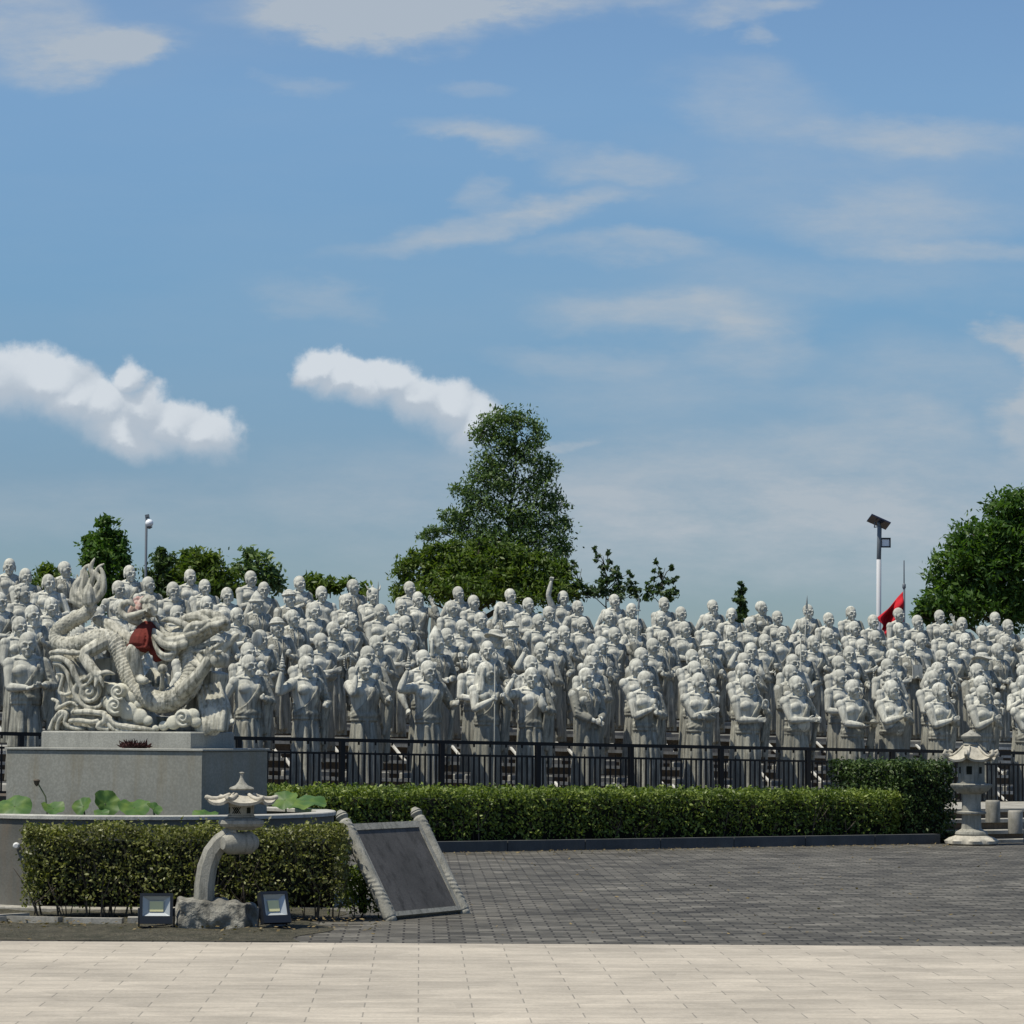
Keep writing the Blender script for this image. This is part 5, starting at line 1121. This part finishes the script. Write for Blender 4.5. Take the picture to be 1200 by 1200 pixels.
# ================================================================== LANTERNS
def pole_roof(mb, c, r, z0, z1, n, curl, thick=.02, rz=0, sub=6):
    """n-sided roof with concave slopes and upturned corners"""
    c = Vector(c); m = n*sub; rings = []
    prof = [(.0, z0-thick, .92), (1.0, z0-thick, 1.0), (1.0, z0, 1.0), (.8, 0, .8), (.6, 0, .6), (.42, 0, .42), (.3, 0, .3)]
    def rad(a):   # polygon radius
        t = ((a-rz) % (2*math.pi/n))-math.pi/n; return math.cos(math.pi/n)/math.cos(t)
    def corner(a): t = abs(((a-rz) % (2*math.pi/n))-math.pi/n)/(math.pi/n); return t
    hgt = lambda f: z0+(z1-z0)*((1-f)/.7)**1.6 if f < 1 else z0
    for (f, zt) in ((.45, -thick*1.2), (.97, -thick), (1.0, 0), (.9, 0), (.78, 0), (.64, 0), (.5, 0), (.4, 0), (.3, 0)):
        ring = []
        for i in range(m):
            a = 2*math.pi*i/m+rz; k = corner(a); rr = r*f*rad(a); z = hgt(min(f, 1))+zt+curl*(k**3)*(f**4)
            ring.append(c+Vector((rr*math.cos(a), rr*math.sin(a), z)))
        rings.append(ring)
    mb.loft(rings)
    for i in range(n):
        a = rz+2*math.pi*i/n; pts = []; rd_ = []
        for f in (.34, .5, .7, .85, 1.0): rr = r*f; z = hgt(f)+curl*(f**4)+.006; pts.append(c+Vector((rr*math.cos(a), rr*math.sin(a), z))); rd_.append(.012+.008*f)
        mb.tube(pts, rd_, 7)
# right lantern
RL = Vector(((1138-600)/F_PX*43.4, 43.4, 0))
rl = thing('stone_lantern', 'tall pale stone lantern with curled roof standing by the right steps', 'lantern', RL)
mb = MB(); n = 32
for j, (r, z) in enumerate(((.30, 0), (.335, .03), (.33, .07), (.26, .11), (.235, .125))):
    pass
rings = []
for (r, z, w) in ((.29, 0, 0), (.34, .02, .06), (.345, .06, .09), (.3, .10, .05), (.235, .125, 0), (.23, .13, 0)):
    rings.append([Vector(((r*(1+w*math.cos(8*2*math.pi*i/64)))*math.cos(2*math.pi*i/64), (r*(1+w*math.cos(8*2*math.pi*i/64)))*math.sin(2*math.pi*i/64), z)) for i in range(64)])
mb.loft(rings); mb.build('lotus_foot', M['lanternp'], rl)
mb = MB(); mb.lathe((0, 0, .13), [(.215, 0), (.225, .02), (.215, .05), (.165, .075), (.14, .09), (.135, .12), (.132, .27), (.135, .285)], 28); mb.lathe((0, 0, .415), [(.14, 0), (.2, .012), (.205, .035), (.14, .05)], 28); mb.lathe((0, 0, .465), [(.132, 0), (.128, .1), (.135, .23), (.15, .25)], 28)
mb.build('column', M['lantern'], rl)
rings = []; mb = MB()
for (r, z, w) in ((.15, .70, 0), (.2, .72, .02), (.24, .765, .06), (.268, .80, .07), (.272, .825, .06), (.255, .835, .03), (.2, .84, 0)):
    rings.append([Vector(((r*(1+w*math.cos(6*2*math.pi*i/72)))*math.cos(2*math.pi*i/72), (r*(1+w*math.cos(6*2*math.pi*i/72)))*math.sin(2*math.pi*i/72), z)) for i in range(72)])
mb.loft(rings); mb.build('petal_plate', M['lantern'], rl)
mb = MB(); mb.lathe((0, 0, .84), [(.2, 0), (.2, .015), (.185, .02), (.185, .30), (.2, .31), (.2, .325)], sq=6, rz=R(12)); bx_ = mb.build('light_box', M['lantern'], rl, smooth=False)
mb = MB()
for i in range(6):
    a = R(12)+2*math.pi*i/6; p = Vector((.1615*math.cos(a), .1615*math.sin(a), 1.02)); mb.box(p, (.008, .05 if i % 2 else .075, .09 if i % 2 else .11), a)
mb.build('window_shadow_panel', M['innershade'], rl, smooth=False)  # near-black panels on closed faces, painting the shadow inside the windows
mb = MB(); pole_roof(mb, (0, 0, 0), .36, 1.165, 1.36, 6, .055, .03, R(12))
for i in range(6): a = R(12)+2*math.pi*i/6; mb.tube([(.35*math.cos(a), .35*math.sin(a), 1.22), (.385*math.cos(a), .385*math.sin(a), 1.25), (.37*math.cos(a), .37*math.sin(a), 1.285), (.34*math.cos(a), .34*math.sin(a), 1.27)], [.035, .032, .026, .02], 8)
mb.build('curled_roof', M['lanternp'], rl, angle=55)
mb = MB(); mb.lathe((0, 0, 1.35), [(.1, 0), (.115, .02), (.09, .05), (.10, .065), (.135, .10), (.14, .135), (.1, .165), (.05, .19), (.012, .22)], 28); mb.build('jewel_finial', M['lantern'], rl)
# left arched lantern
LX = lambda px: (px-600)/F_PX*24.75
ll = thing('arched_stone_lantern', 'small stone lantern on a curved leg rising from a rough rock', 'lantern', (LX(286), 24.75, 0))
S1_ = F_PX/24.75
def Q(px, py, v=0): return Vector(((px-286)/S1_, v, 1.6-(py-848.6)/S1_))
mb = MB(); mb.box(Q(243, 1073), (.44, .36, .27), .2, .05, .04, .9); mb.box(Q(272, 1074), (.42, .34, .25), -.25, -.04, .06, .86); mb.ell(Q(256, 1072), (.31, .2, .14), 24, 14); rk = remesh(mb, 'rock', .014, 3, lambda co, no: co+no*(.010*np.sin(co[:, :1]*31+2)*np.sin(co[:, 1:2]*27+1)*np.sin(co[:, 2:3]*33)+.007*np.sin(co[:, :1]*61+co[:, 2:3]*47)))
link('rock_base', rk, M['rock'], ll, angle=0)
leg_ = [(243.5, 1056), (244, 1035), (247, 1015), (253, 998), (262, 986), (272, 979), (282, 976)]
rings = []
for i, (x, y) in enumerate(leg_):
    p = Q(x, y); a = Q(*leg_[max(i-1, 0)]); b = Q(*leg_[min(i+1, len(leg_)-1)]); t = (b-a).normalized(); nn = Vector((-t.z, 0, t.x)); w = .078-.002*i; rg_ = []
    for (u, v) in ((-1, -.45), (-.45, -1), (.45, -1), (1, -.45), (1, .45), (.45, 1), (-.45, 1), (-1, .45)): rg_.append(p+nn*u*w+Vector((0, v*.085, 0)))
    rings.append(rg_)
mb = MB(); mb.loft(rings); mb.build('curved_leg', M['lantern'], ll, smooth=False)
mb = MB(); e = Q(283, 987); mb.tube([e+Vector((-.07, -.08, 0)), e+Vector((.09, .03, 0))], .088, 20); mb.build('scroll_end', M['lantern'], ll, angle=50)
mb = MB(); mb.lathe(Q(286, 972), [(.1, 0), (.13, .015), (.18, .03), (.195, .05), (.19, .075), (.15, .09), (.11, .1)], sq=6, rz=.2); mb.build('platform', M['lantern'], ll, smooth=False)
mb = MB(); mb.lathe(Q(286, 957), [(.118, 0), (.118, .012), (.108, .015), (.108, .115), (.12, .12)], sq=6, rz=.2); mb.build('light_box', M['lantern'], ll, smooth=False)
mb = MB()
for i in range(6):
    a = .2+2*math.pi*i/6; p = Q(286, 949)+Vector((.0945*math.cos(a), .0945*math.sin(a), .0))
    if i % 2: mb.box(p, (.005, .035, .045), a)
    else:
        for k in (-1, 0, 1): mb.box(p+Vector((-math.sin(a), math.cos(a), 0))*k*.016, (.005, .006, .06), a, rx=R(35)); mb.box(p+Vector((-math.sin(a), math.cos(a), 0))*k*.016, (.0056, .006, .06), a, rx=R(-35))
mb.build('window_shadow_panel', M['innershade'], ll, smooth=False)  # panels and lattice slits coloured black for the shadow within
c = Q(286, 940); mb = MB(); pole_roof(mb, (c.x, 0, 0), .275, c.z, c.z+.062, 6, .035, .022, .2); mb.build('roof', M['lanternp'], ll, angle=55)
c = Q(286, 925.5); mb = MB(); mb.lathe((c.x, 0, c.z), [(.09, 0), (.098, .01), (.09, .02), (.05, .035), (.025, .065), (.012, .1), (.012, .125), (.022, .135), (.008, .14)], 24); mb.build('finial', M['lantern'], ll)

# floodlights
def flood(px, py, Y, yaw, tilt, label, w=.27, h=.235):
    o = thing('floodlight', label, 'floodlight', (at(px, py, Y).x, Y, .02), yaw, 'floodlights beside the arched lantern')
    Rm = Matrix.Rotation(tilt, 3, 'X'); cz = h/2+.035
    def B(mb, c, d): 
        vs = []; 
        for z in (-1, 1):
            for x, y in ((-1, -1), (1, -1), (1, 1), (-1, 1)): vs.append(Rm @ Vector((c[0]+x*d[0]/2, c[1]+y*d[1]/2, c[2]+z*d[2]/2))+Vector((0, 0, cz)))
        mb.add(vs, [(3, 2, 1, 0), (4, 5, 6, 7), (0, 1, 5, 4), (1, 2, 6, 5), (2, 3, 7, 6), (3, 0, 4, 7)])
    mb = MB(); B(mb, (0, .03, 0), (w*.94, .035, h*.94)); f = .022
    B(mb, (-w/2+f/2, -.008, 0), (f, .045, h)); B(mb, (w/2-f/2, -.008, 0), (f, .045, h)); B(mb, (0, -.008, h/2-f/2), (w-2*f, .045, f)); B(mb, (0, -.008, -h/2+.03), (w-2*f, .045, .06))
    for i in range(7): B(mb, (-w*.36+i*w*.12, .06, 0), (.006, .03, h*.7))
    mb.build('housing', M['black'], o, smooth=False)
    mb = MB(); wi, hi = w/2-f, h/2-f; lo = -h/2+.06
    vs = [(-wi, -.02, lo), (wi, -.02, lo), (wi, -.02, hi), (-wi, -.02, hi), (-wi*.55, .01, lo+.03), (wi*.55, .01, lo+.03), (wi*.55, .01, hi-.035), (-wi*.55, .01, hi-.035)]
    mb.add([Rm @ Vector(v)+Vector((0, 0, cz)) for v in vs], [(0, 1, 5, 4), (1, 2, 6, 5), (2, 3, 7, 6), (3, 0, 4, 7), (4, 5, 6, 7)]); mb.build('reflector', M['chrome'], o, smooth=False)
    mb = MB(); B(mb, (0, .004, (lo+hi)/2-.002), (wi*1.0, .006, (hi-lo)*.52)); mb.build('led_panel', M['led'], o, smooth=False)
    mb = MB(); mb.tube([(-w/2-.008, .01, cz), (-w/2-.008, .03, .01), (0, .05, 0.0), (w/2+.008, .03, .01), (w/2+.008, .01, cz)], .009, 6); mb.build('bracket', M['black'], o)
flood(183, 1090, 24.55, R(3), R(-6), 'black square floodlight with yellow panel left of the rock', .255, .235)
flood(321, 1087, 24.6, R(32), R(-18), 'black floodlight tilted back, right of the rock', .235, .25)

for nm_, pts_ in (('power_cable', [(-2.80, 24.63, .03), (-2.7, 24.8, .03), (-2.62, 25.1, .035), (-2.7, 25.5, .03)]), ('power_cable', [(-1.84, 24.68, .03), (-1.75, 24.9, .03), (-1.82, 25.2, .035), (-1.7, 25.6, .03)])):
    mb = MB(); mb.tube(pts_, .006, 6); tag(mb.build(nm_, M['black']), 'thin black cable trailing from the %s floodlight into the hedge' % ('left' if pts_[0][0] < -2 else 'right'), 'cable')
n_ = 1600; lc = np.empty((n_, 3)); r_ = np.random.default_rng(9)
for q_ in range(n_):
    if q_ % 3 == 0: lc[q_] = (r_.uniform(-4.4, -1.0), 25.6-abs(r_.normal())*.8, .045)
    elif q_ % 3 == 1: v_ = Kp(r_.uniform(-1, 7.7), -abs(r_.normal())*.5, .01); lc[q_] = tuple(v_)
    else: lc[q_] = (r_.uniform(-1.2, 9), r_.uniform(23.6, 41), .008)
nr_ = unit(np.array([0, 0, 1.])+r_.normal(size=(n_, 3))*.25); a_ = r_.normal(size=(n_, 3)); a_ = unit(a_-nr_*np.sum(a_*nr_, 1, keepdims=True)); b_l = np.cross(nr_, a_); s_ = .016*(.6+r_.random((n_, 1)))
M['litter'] = foliage('dry_fallen_leaves', [(.06, .04, .02), (.16, .12, .05), (.26, .2, .1)], .1, .8, 3)
tag(link('fallen_leaves', leaf_mesh('fallen_leaves', lc, a_*s_, b_l*s_*.5), M['litter'], smooth=False), 'dry fallen leaves scattered on the paving by the hedges', 'leaves', kind='stuff')

# ================================================================== LEANING PLAQUE
pq_b = Vector((-.998, 26.0, .02)); e1 = Vector((.6, 1.08, 0)).normalized(); nh = Vector((e1.y, -e1.x, 0))
lean = R(60); upv = (-nh*math.cos(lean)+Vector((0, 0, 1))*math.sin(lean)).normalized(); nf = e1.cross(upv).normalized()
pq = thing('leaning_plaque', 'dark slate plaque in a pale stone frame leaning back beside the hedge', 'plaque', pq_b)
PWD, PHT = 1.235, .89
def PQ(a, b, c=0): return e1*a+upv*b+nf*c
def pbox(mb, a0, a1, b0, b1, c0, c1):
    vs = [PQ(a, b, c) for c in (c0, c1) for a, b in ((a0, b0), (a1, b0), (a1, b1), (a0, b1))]; mb.add(vs, [(3, 2, 1, 0), (4, 5, 6, 7), (0, 1, 5, 4), (1, 2, 6, 5), (2, 3, 7, 6), (3, 0, 4, 7)])
mb = MB(); pbox(mb, .05, PWD-.05, .0, .04, -.03, .03); pbox(mb, .05, PWD-.05, PHT-.09, PHT-.03, -.03, .03); pbox(mb, .05, .105, .04, PHT-.09, -.03, .03); pbox(mb, PWD-.115, PWD-.05, .04, PHT-.09, -.03, .03); pbox(mb, .05, PWD-.05, .03, PHT-.05, -.05, -.03)
mb.build('frame', M['lantern'], pq, smooth=False)
mb = MB(); pbox(mb, .105, PWD-.115, .04, PHT-.09, -.03, .02); mb.build('slate_face', M['slab'], pq, smooth=False)
for a in (0.015, PWD-.015):
    mb = MB(); mb.tube([PQ(a, t, .01) for t in np.linspace(-.0, PHT, 12)], .055, 14)
    for t in np.linspace(.03, PHT-.03, 19):
        ph = t*9; mb.tube([PQ(a+.052*math.cos(ph+k), t+.02*k-.02, .01+.052*math.sin(ph+k)) for k in np.linspace(-.9, .9, 6)], .011, 5)
    me = remesh(mb, 'rail', .008, 1); link('carved_rail', me, M['lantern'], pq, angle=0)
    mb = MB(); mb.tube([PQ(a, PHT+.02, .01), PQ(a, PHT+.05, .01)], [.04, .055], 14); mb.tube([PQ(a, PHT+.07, .01), PQ(a, PHT+.085, .01)], [.05, .035], 14); mb.build('rail_finial', M['lantern'], pq); mb = MB(); mb.tube([PQ(a, -.03, .01), PQ(a, -.01, .01)], [.05, .05], 14); mb.build('rail_foot', M['lantern'], pq)

# bollards on the right steps, kerb stones on the left
for px, y0, y1, Y, lab in ((1163.5, 938, 962, 44.4, 'round grey stone bollard highest on the steps, nearest the lantern'), (1190, 950, 975, 44.0, 'pale stone bollard in the middle of the steps'), (1208, 962, 987, 43.7, 'stone bollard lowest on the steps at the picture edge')):
    b = at(px, y1, Y); h = (y1-y0)/pxscale(Y); mb = MB(); r = 8.6/pxscale(Y)
    mb.lathe((0, 0, 0), [(r*.96, -.02), (r, .0), (r, h*.9), (r*.97, h*.97), (r*.9, h)], 24); o = mb.build('stone_bollard', M['kerbp'], None, loc=b, angle=35); tag(o, lab, 'bollard', 'bollards beside the steps')
kr = random.Random(4); mb = MB()
for (xa, ya, xb, yb) in ((-4.6, 25.0, -4.0, 25.25), (-4.0, 25.28, -3.55, 25.16), (-3.53, 25.15, -3.05, 25.12), (-3.03, 25.12, -2.55, 25.15), (-4.15, 25.3, -3.9, 25.62)):
    L_ = math.hypot(xb-xa, yb-ya); mb.box(((xa+xb)/2, (ya+yb)/2, .03+kr.uniform(-.004, .006)), (L_-.02, .1, .075), math.atan2(yb-ya, xb-xa), kr.uniform(-.06, .06))
tag(mb.build('bed_kerb', M['kerbp'], smooth=False), kind='structure')

# ================================================================== TREES
def tree(name, label, Y, blobs, leaf, dens, mat, trunkx, zbase, ncl=9, shape=.45, droop=.3, group='trees behind the statues', trunk_r=.09, seed=1, dy=.8, limbs=True, cat='tree', clr=.34):
    """blobs: (px, py, rx, ry) ellipses of the crown as seen, given real depth; leaves gather in clumps round twig ends"""
    global rng
    r = np.random.default_rng(seed); k = pxscale(Y); base = at(trunkx, 700, Y); root = thing(name, label, cat, (base.x, Y, zbase), 0, group)
    C = []; org = np.array([base.x, Y, zbase]); tips = []
    for (px, py, rx, ry) in blobs:
        c = at(px, py, Y); R3 = np.array([rx/k, max(rx, ry)*dy/k, ry/k]); vol = 4.19*R3.prod(); nc = max(4, int(ncl*vol**.62*6))
        d = unit(r.normal(size=(nc, 3)))*(r.random((nc, 1))**.42); cc = np.array(c)+d*R3; tips.append((np.array(c), cc))
        for q in cc:
            m = r.poisson(dens); cr_ = clr*(.6+.8*r.random())*min(1, (R3.min()/.45))
            if m: C.append(q+r.normal(size=(m, 3))*cr_*np.array([.55, .55, .4]))
    C = np.concatenate(C)-org; n = len(C); a, b = None, None
    nrm = unit(r.normal(size=(n, 3))+np.array([0, 0, .5])); a = r.normal(size=(n, 3)); a[:, 2] -= droop; a = unit(a-nrm*np.sum(a*nrm, 1, keepdims=True)); b = np.cross(nrm, a)
    s = leaf*(.6+.8*r.random((n, 1)))
    me = leaf_mesh('leaves', C, a*s, b*s*shape); link('crown', me, mat, root, smooth=False)
    mb = MB(); top = max(at(px, py, Y).z for px, py, rx, ry in blobs)-zbase; rr = random.Random(seed)
    tpts = []; 
    for i in range(7): t = i/6; tpts.append(Vector((rr.uniform(-.06, .06)*t*3, rr.uniform(-.05, .05)*t*3, top*t*.96)))
    mb.tube(tpts, [trunk_r*(1-.85*i/6) for i in range(7)], 8)
    if limbs:
        for c, cc in tips:
            cv = Vector(c-org); t0 = max(.12, min(.9, (cv.z-.5*math.hypot(cv.x, cv.y))/max(top, .1))); p = Vector((0, 0, top*t0*.96)); mid = (p+cv)/2+Vector((0, 0, .08)); mb.tube([p, mid, cv], [trunk_r*.4, trunk_r*.28, trunk_r*.15], 6)
            for q in cc[:max(6, len(cc)//4)]: qv = Vector(q-org); mb.tube([cv, (cv+qv)/2+Vector((0, 0, .03)), qv], [trunk_r*.16, trunk_r*.1, trunk_r*.05], 4)
    mb.build('trunk', M['bark'], root); return root
ZT = 2.3
tree('tall_tree', 'tall airy grey-green tree rising highest behind the statues', 98, [(583, 492, 20, 14), (608, 494, 18, 16), (566, 506, 12, 18), (628, 510, 12, 18), (590, 515, 22, 18), (612, 535, 26, 20), (575, 540, 20, 20), (640, 548, 14, 16), (560, 560, 18, 14), (592, 565, 26, 20), (630, 575, 22, 22), (545, 578, 18, 12), (652, 590, 14, 14), (570, 592, 28, 18), (610, 602, 32, 22), (645, 615, 24, 20), (535, 604, 22, 10), (514, 622, 16, 8), (500, 628, 12, 6), (548, 618, 24, 16), (590, 630, 40, 22), (630, 645, 34, 20), (658, 640, 12, 20), (664, 612, 8, 8), (560, 650, 50, 24)],
     .066, 18, M['leafA'], 598, ZT, 13, .38, .8, trunk_r=.09, seed=3, clr=.27)
tree('broadleaf_tree', 'dense olive-green tree spreading low around the tall one', 94, [(486, 656, 16, 12), (472, 672, 14, 14), (506, 646, 14, 9), (528, 640, 12, 8), (510, 668, 28, 20), (550, 662, 28, 20), (585, 668, 34, 26), (562, 638, 12, 8), (584, 646, 14, 9), (620, 672, 34, 24), (606, 650, 18, 12), (632, 655, 14, 8), (648, 680, 24, 20), (655, 664, 14, 10), (545, 690, 70, 22), (628, 694, 50, 18), (480, 694, 22, 14)],
     .085, 20, M['leafB'], 560, ZT, 13, .36, .0, trunk_r=.13, seed=4, clr=.25)
tree('rounded_tree', 'large deep green tree filling the right edge of the photo', 90, [(1186, 620, 44, 46), (1150, 640, 42, 36), (1200, 590, 30, 22), (1130, 668, 44, 30), (1175, 670, 50, 40), (1110, 700, 40, 24), (1150, 705, 50, 30), (1195, 710, 34, 30), (1096, 716, 26, 14), (1215, 650, 40, 60), (1080, 722, 12, 8)],
     .095, 30, M['leafC'], 1170, ZT, 8, .36, -.5, trunk_r=.16, seed=5, clr=.24)
tree('cypress_like_tree', 'dark columnar tree behind the dragon tail plume', 92, [(124, 616, 12, 13), (112, 632, 18, 12), (130, 634, 18, 16), (122, 650, 28, 18), (128, 672, 26, 24), (122, 696, 26, 20), (105, 640, 12, 10), (142, 655, 12, 14)],
     .08, 30, M['leafC'], 122, ZT, 12, .42, .1, seed=6, clr=.2)
tree('conifer_tree', 'small dark conical tree just right of the globe lamp', 93, [(190, 645, 7, 10), (190, 658, 14, 12), (188, 674, 20, 16), (192, 690, 24, 16)], .09, 24, M['leafD'], 190, ZT, 13, .35, .2, seed=7, clr=.22)
tree('bushy_tree', 'mid-green bushy tree between the conical tree and the airy one', 93, [(226, 652, 14, 10), (240, 658, 20, 14), (222, 672, 24, 18), (250, 676, 26, 18), (232, 692, 36, 18), (262, 690, 20, 14)], .1, 22, M['leafB'], 236, ZT, 12, .4, .2, seed=8, clr=.26)
tree('airy_tree', 'thin airy tree with pale foliage left of the rear heads', 95, [(292, 650, 10, 8), (300, 662, 20, 14), (282, 668, 14, 12), (315, 668, 12, 14), (322, 684, 12, 12), (300, 684, 22, 14)], .1, 10, M['leafA'], 300, ZT, 12, .45, .2, seed=9, clr=.3)
tree('low_shrub', 'low yellow-green shrub top showing left of the rear-row gap', 92, [(366, 680, 10, 8), (372, 690, 14, 10)], .12, 16, M['leafB'], 368, ZT, 14, .35, -.6, seed=10, trunk_r=.04, cat='shrub', group='shrubs peeping between the rear heads')
tree('low_shrub', 'small yellow-green shrub top between two rear-row heads', 92, [(386, 682, 6, 6), (388, 692, 10, 8)], .12, 14, M['leafB'], 387, ZT, 14, .35, -.6, seed=11, trunk_r=.04, cat='shrub', group='shrubs peeping between the rear heads')
tree('low_shrub', 'ragged yellow-green shrub top beside the sword-bearing statue', 92, [(403, 684, 9, 7), (424, 694, 10, 8)], .12, 14, M['leafB'], 412, ZT, 14, .35, -.6, seed=12, trunk_r=.04, cat='shrub', group='shrubs peeping between the rear heads')
tree('round_bush', 'rounded olive bush between the leftmost rear heads', 92, [(54, 672, 12, 12), (50, 690, 18, 16), (70, 686, 12, 14)], .09, 26, M['leafB'], 54, ZT, 14, .4, .1, seed=13, trunk_r=.05, cat='bush')
tree('climbing_tree', 'sparse leggy tree with two bare shoots right of centre', 94, [(698, 645, 2.5, 6), (701, 656, 4, 6), (706, 668, 5, 7), (712, 648, 2.5, 8), (714, 662, 5, 8), (708, 680, 10, 8), (722, 672, 7, 9), (728, 684, 8, 9), (738, 672, 4, 4), (740, 684, 5, 8), (700, 692, 14, 10), (720, 696, 18, 10), (744, 696, 8, 10), (686, 696, 10, 8)], .075, 12, M['leafD'], 712, ZT, 14, .42, .8, seed=14, trunk_r=.045, clr=.2)
tree('climbing_tree', 'sparse leggy tree right of the one with bare shoots', 94, [(769, 659, 2, 4), (765, 668, 3, 5), (774, 672, 4, 6), (786, 666, 4, 4), (789, 678, 5, 7), (778, 684, 8, 8), (766, 688, 9, 10), (782, 697, 13, 9), (760, 698, 8, 8), (793, 694, 4, 7)], .075, 12, M['leafD'], 776, ZT, 14, .42, .8, seed=15, trunk_r=.045, clr=.2)
tree('climbing_tree', 'thin dark sapling just right of the tall tree foot', 94, [(672, 660, 6, 6), (668, 672, 7, 9), (678, 684, 9, 9), (670, 694, 12, 8)], .075, 14, M['leafD'], 678, ZT, 14, .42, .6, seed=16, trunk_r=.04, clr=.2)
tree('small_conifer', 'tiny dark cone-shaped tree alone right of centre', 92, [(868, 684, 3.5, 6), (868, 694, 6, 8), (868, 706, 8, 9), (867, 720, 10, 12)], .07, 26, M['leafD'], 868, ZT, 20, .45, -.2, seed=17, trunk_r=.04, clr=.16)
def bare(name, label, px, ytop, Y, seed):
    rr = random.Random(seed); b = at(px, 700, Y); o = thing(name, label, 'tree', (b.x, Y, ZT), 0, 'bare trees behind the left statues'); mb = MB(); top = at(px, ytop, Y).z-ZT
    mb2 = MB()
    def br(p, d, l, r, dep):
        q = p+d*l; (mb if dep == 4 else mb2).tube([p, (p+q)/2+Vector((rr.uniform(-.03, .03), 0, 0)), q], [r, r*.85, r*.6], 5)
        if dep: 
            for s in (-1, 1): br(q, (d+Vector((s*rr.uniform(.15, .4), rr.uniform(-.3, .3), rr.uniform(0, .3)))).normalized(), min(l, 1.4)*rr.uniform(.3, .42), r*.6, dep-1)
    br(Vector((0, 0, 0)), Vector((.03, 0, 1)), top*.62, .022, 4); mb.build('trunk', M['deadwood'], o); mb2.build('branches', M['deadwood'], o)
bare('bare_tree', 'leafless thin grey tree nearest the left edge', 40, 632, 92, 2); bare('bare_tree', 'leafless thin grey tree left of the dark columnar tree', 72, 634, 93, 6)

# ================================================================== LAMPS AND FLAG
Yl = 86; b = at(170.5, 690, Yl); k = pxscale(Yl); z = lambda y: at(170, y, Yl).z-ZT
o = thing('globe_street_lamp', 'slim dark lamp post with a white globe on the left', 'street lamp', (b.x, Yl, ZT))
mb = MB(); mb.tube([(0, 0, 0), (0, 0, z(604))], .035, 10); mb.build('pole', M['pole_g'], o)
mb = MB(); mb.box((.02, 0, z(604.5)), (.11, .1, .07), ry=R(-12)); mb.tube([(0, 0, z(606)), (.08, 0, z(607))], .02, 8); mb.build('lamp_cap', M['pole_g'], o)
mb = MB(); mb.ell((.08, 0, z(613)), (.11, .11, .11), 20, 12); mb.build('globe', M['globe'], o); mb = MB(); mb.lathe((.085, 0, z(618.5)), [(.02, -.03), (.07, 0), (.09, .03)], 14); mb.build('globe_holder', M['pole_g'], o)
Yl = 84; b = at(1030, 690, Yl); z = lambda y: at(1030, y, Yl).z-ZT; k = pxscale(Yl)
o = thing('solar_street_lamp', 'white pole with tilted solar panel and floodlight on the right', 'street lamp', (b.x, Yl, ZT))
mb = MB(); mb.tube([(-.02, 0, 0), (.0, 0, z(656))], .065, 12); mb.build('pole', M['pole_w'], o)
mb = MB(); mb.tube([(0, 0, z(656)), (.02, 0, z(617))], .06, 12); mb.build('pole_top', M['pole_g'], o)
mb = MB(); mb.box((.0, 0, z(611.5)), (.56, .62, .035), ry=R(24), rx=R(-14)); mb.build('solar_panel', M['panel'], o, smooth=False)
mb = MB(); mb.tube([(.02, 0, z(617)), (0, 0, z(613))], .05, 8); mb.tube([(-.12, 0, z(618)), (-.1, 0, z(612))], .015, 6); mb.tube([(-.12, 0, z(618)), (.02, 0, z(617))], .015, 6); mb.build('panel_bracket', M['pole_g'], o)
mb = MB()
for c, d in (((.06, 0, z(636)), (.03, .06, .24)), ((.30, 0, z(636)), (.03, .06, .24)), ((.18, 0, z(630.8)), (.27, .06, .03)), ((.18, 0, z(641)), (.27, .06, .03)), ((.18, .04, z(636)), (.26, .03, .22))): mb.box(c, d)
mb.build('lamp_housing', M['black'], o, smooth=False); mb = MB(); mb.box((.18, .005, z(636)), (.2, .02, .18)); mb.build('lamp_glass', M['globe'], o, smooth=False)
mb = MB(); mb.tube([(0, 0, z(636)), (.07, 0, z(636))], .025, 8); mb.build('lamp_arm', M['black'], o)
Yl = 80; b = at(1059.5, 700, Yl); z = lambda y: at(1059, y, Yl).z-ZT; k = pxscale(Yl)
o = thing('flag_pole', 'thin dark flagpole behind the rear statues on the right', 'flagpole', (b.x, Yl, ZT))
mb = MB(); mb.tube([(0, 0, 0), (0, 0, z(688))], .028, 8); mb.tube([(0, 0, z(688)), (0, 0, z(657))], .016, 8); mb.build('pole', M['pole_g'], o); mb = MB(); mb.tube([(0, 0, z(689)), (0, 0, z(685))], .045, 8); mb.build('collar', M['pole_g'], o)
mb = MB(); nu, nv_ = 16, 16
TL = Vector(((1058.5-1059.5)/k, 0, z(693))); BL = Vector(((1058.5-1059.5)/k, 0, z(742))); TRt = Vector(((1029.5-1059.5)/k, 0, z(724))); BR = Vector(((1036-1059.5)/k, 0, z(748)))
for i in range(nu+1):
    for j in range(nv_+1):
        u = i/nu; v = j/nv_; p = (TL*(1-u)+TRt*u)*(1-v)+(BL*(1-u)+BR*u)*v; p.y += .16*math.sin(u*7-v*9)*(.25+u)+.05*math.sin(v*15+u*5); p.x += .045*math.sin(v*9+u*4)*u; mb.v.append(tuple(p))
for i in range(nu):
    for j in range(nv_): a = i*(nv_+1)+j; mb.f.append((a, a+1, a+nv_+2, a+nv_+1))
fl = mb.build('red_flag', M['flag'], None, loc=(b.x, Yl, ZT), angle=0); tag(fl, 'plain red flag drooping from the dark flagpole behind the statues', 'flag')
sm_ = fl.modifiers.new('thickness', 'SOLIDIFY'); sm_.thickness = .006
# statue lot in the clear: nothing selected, done
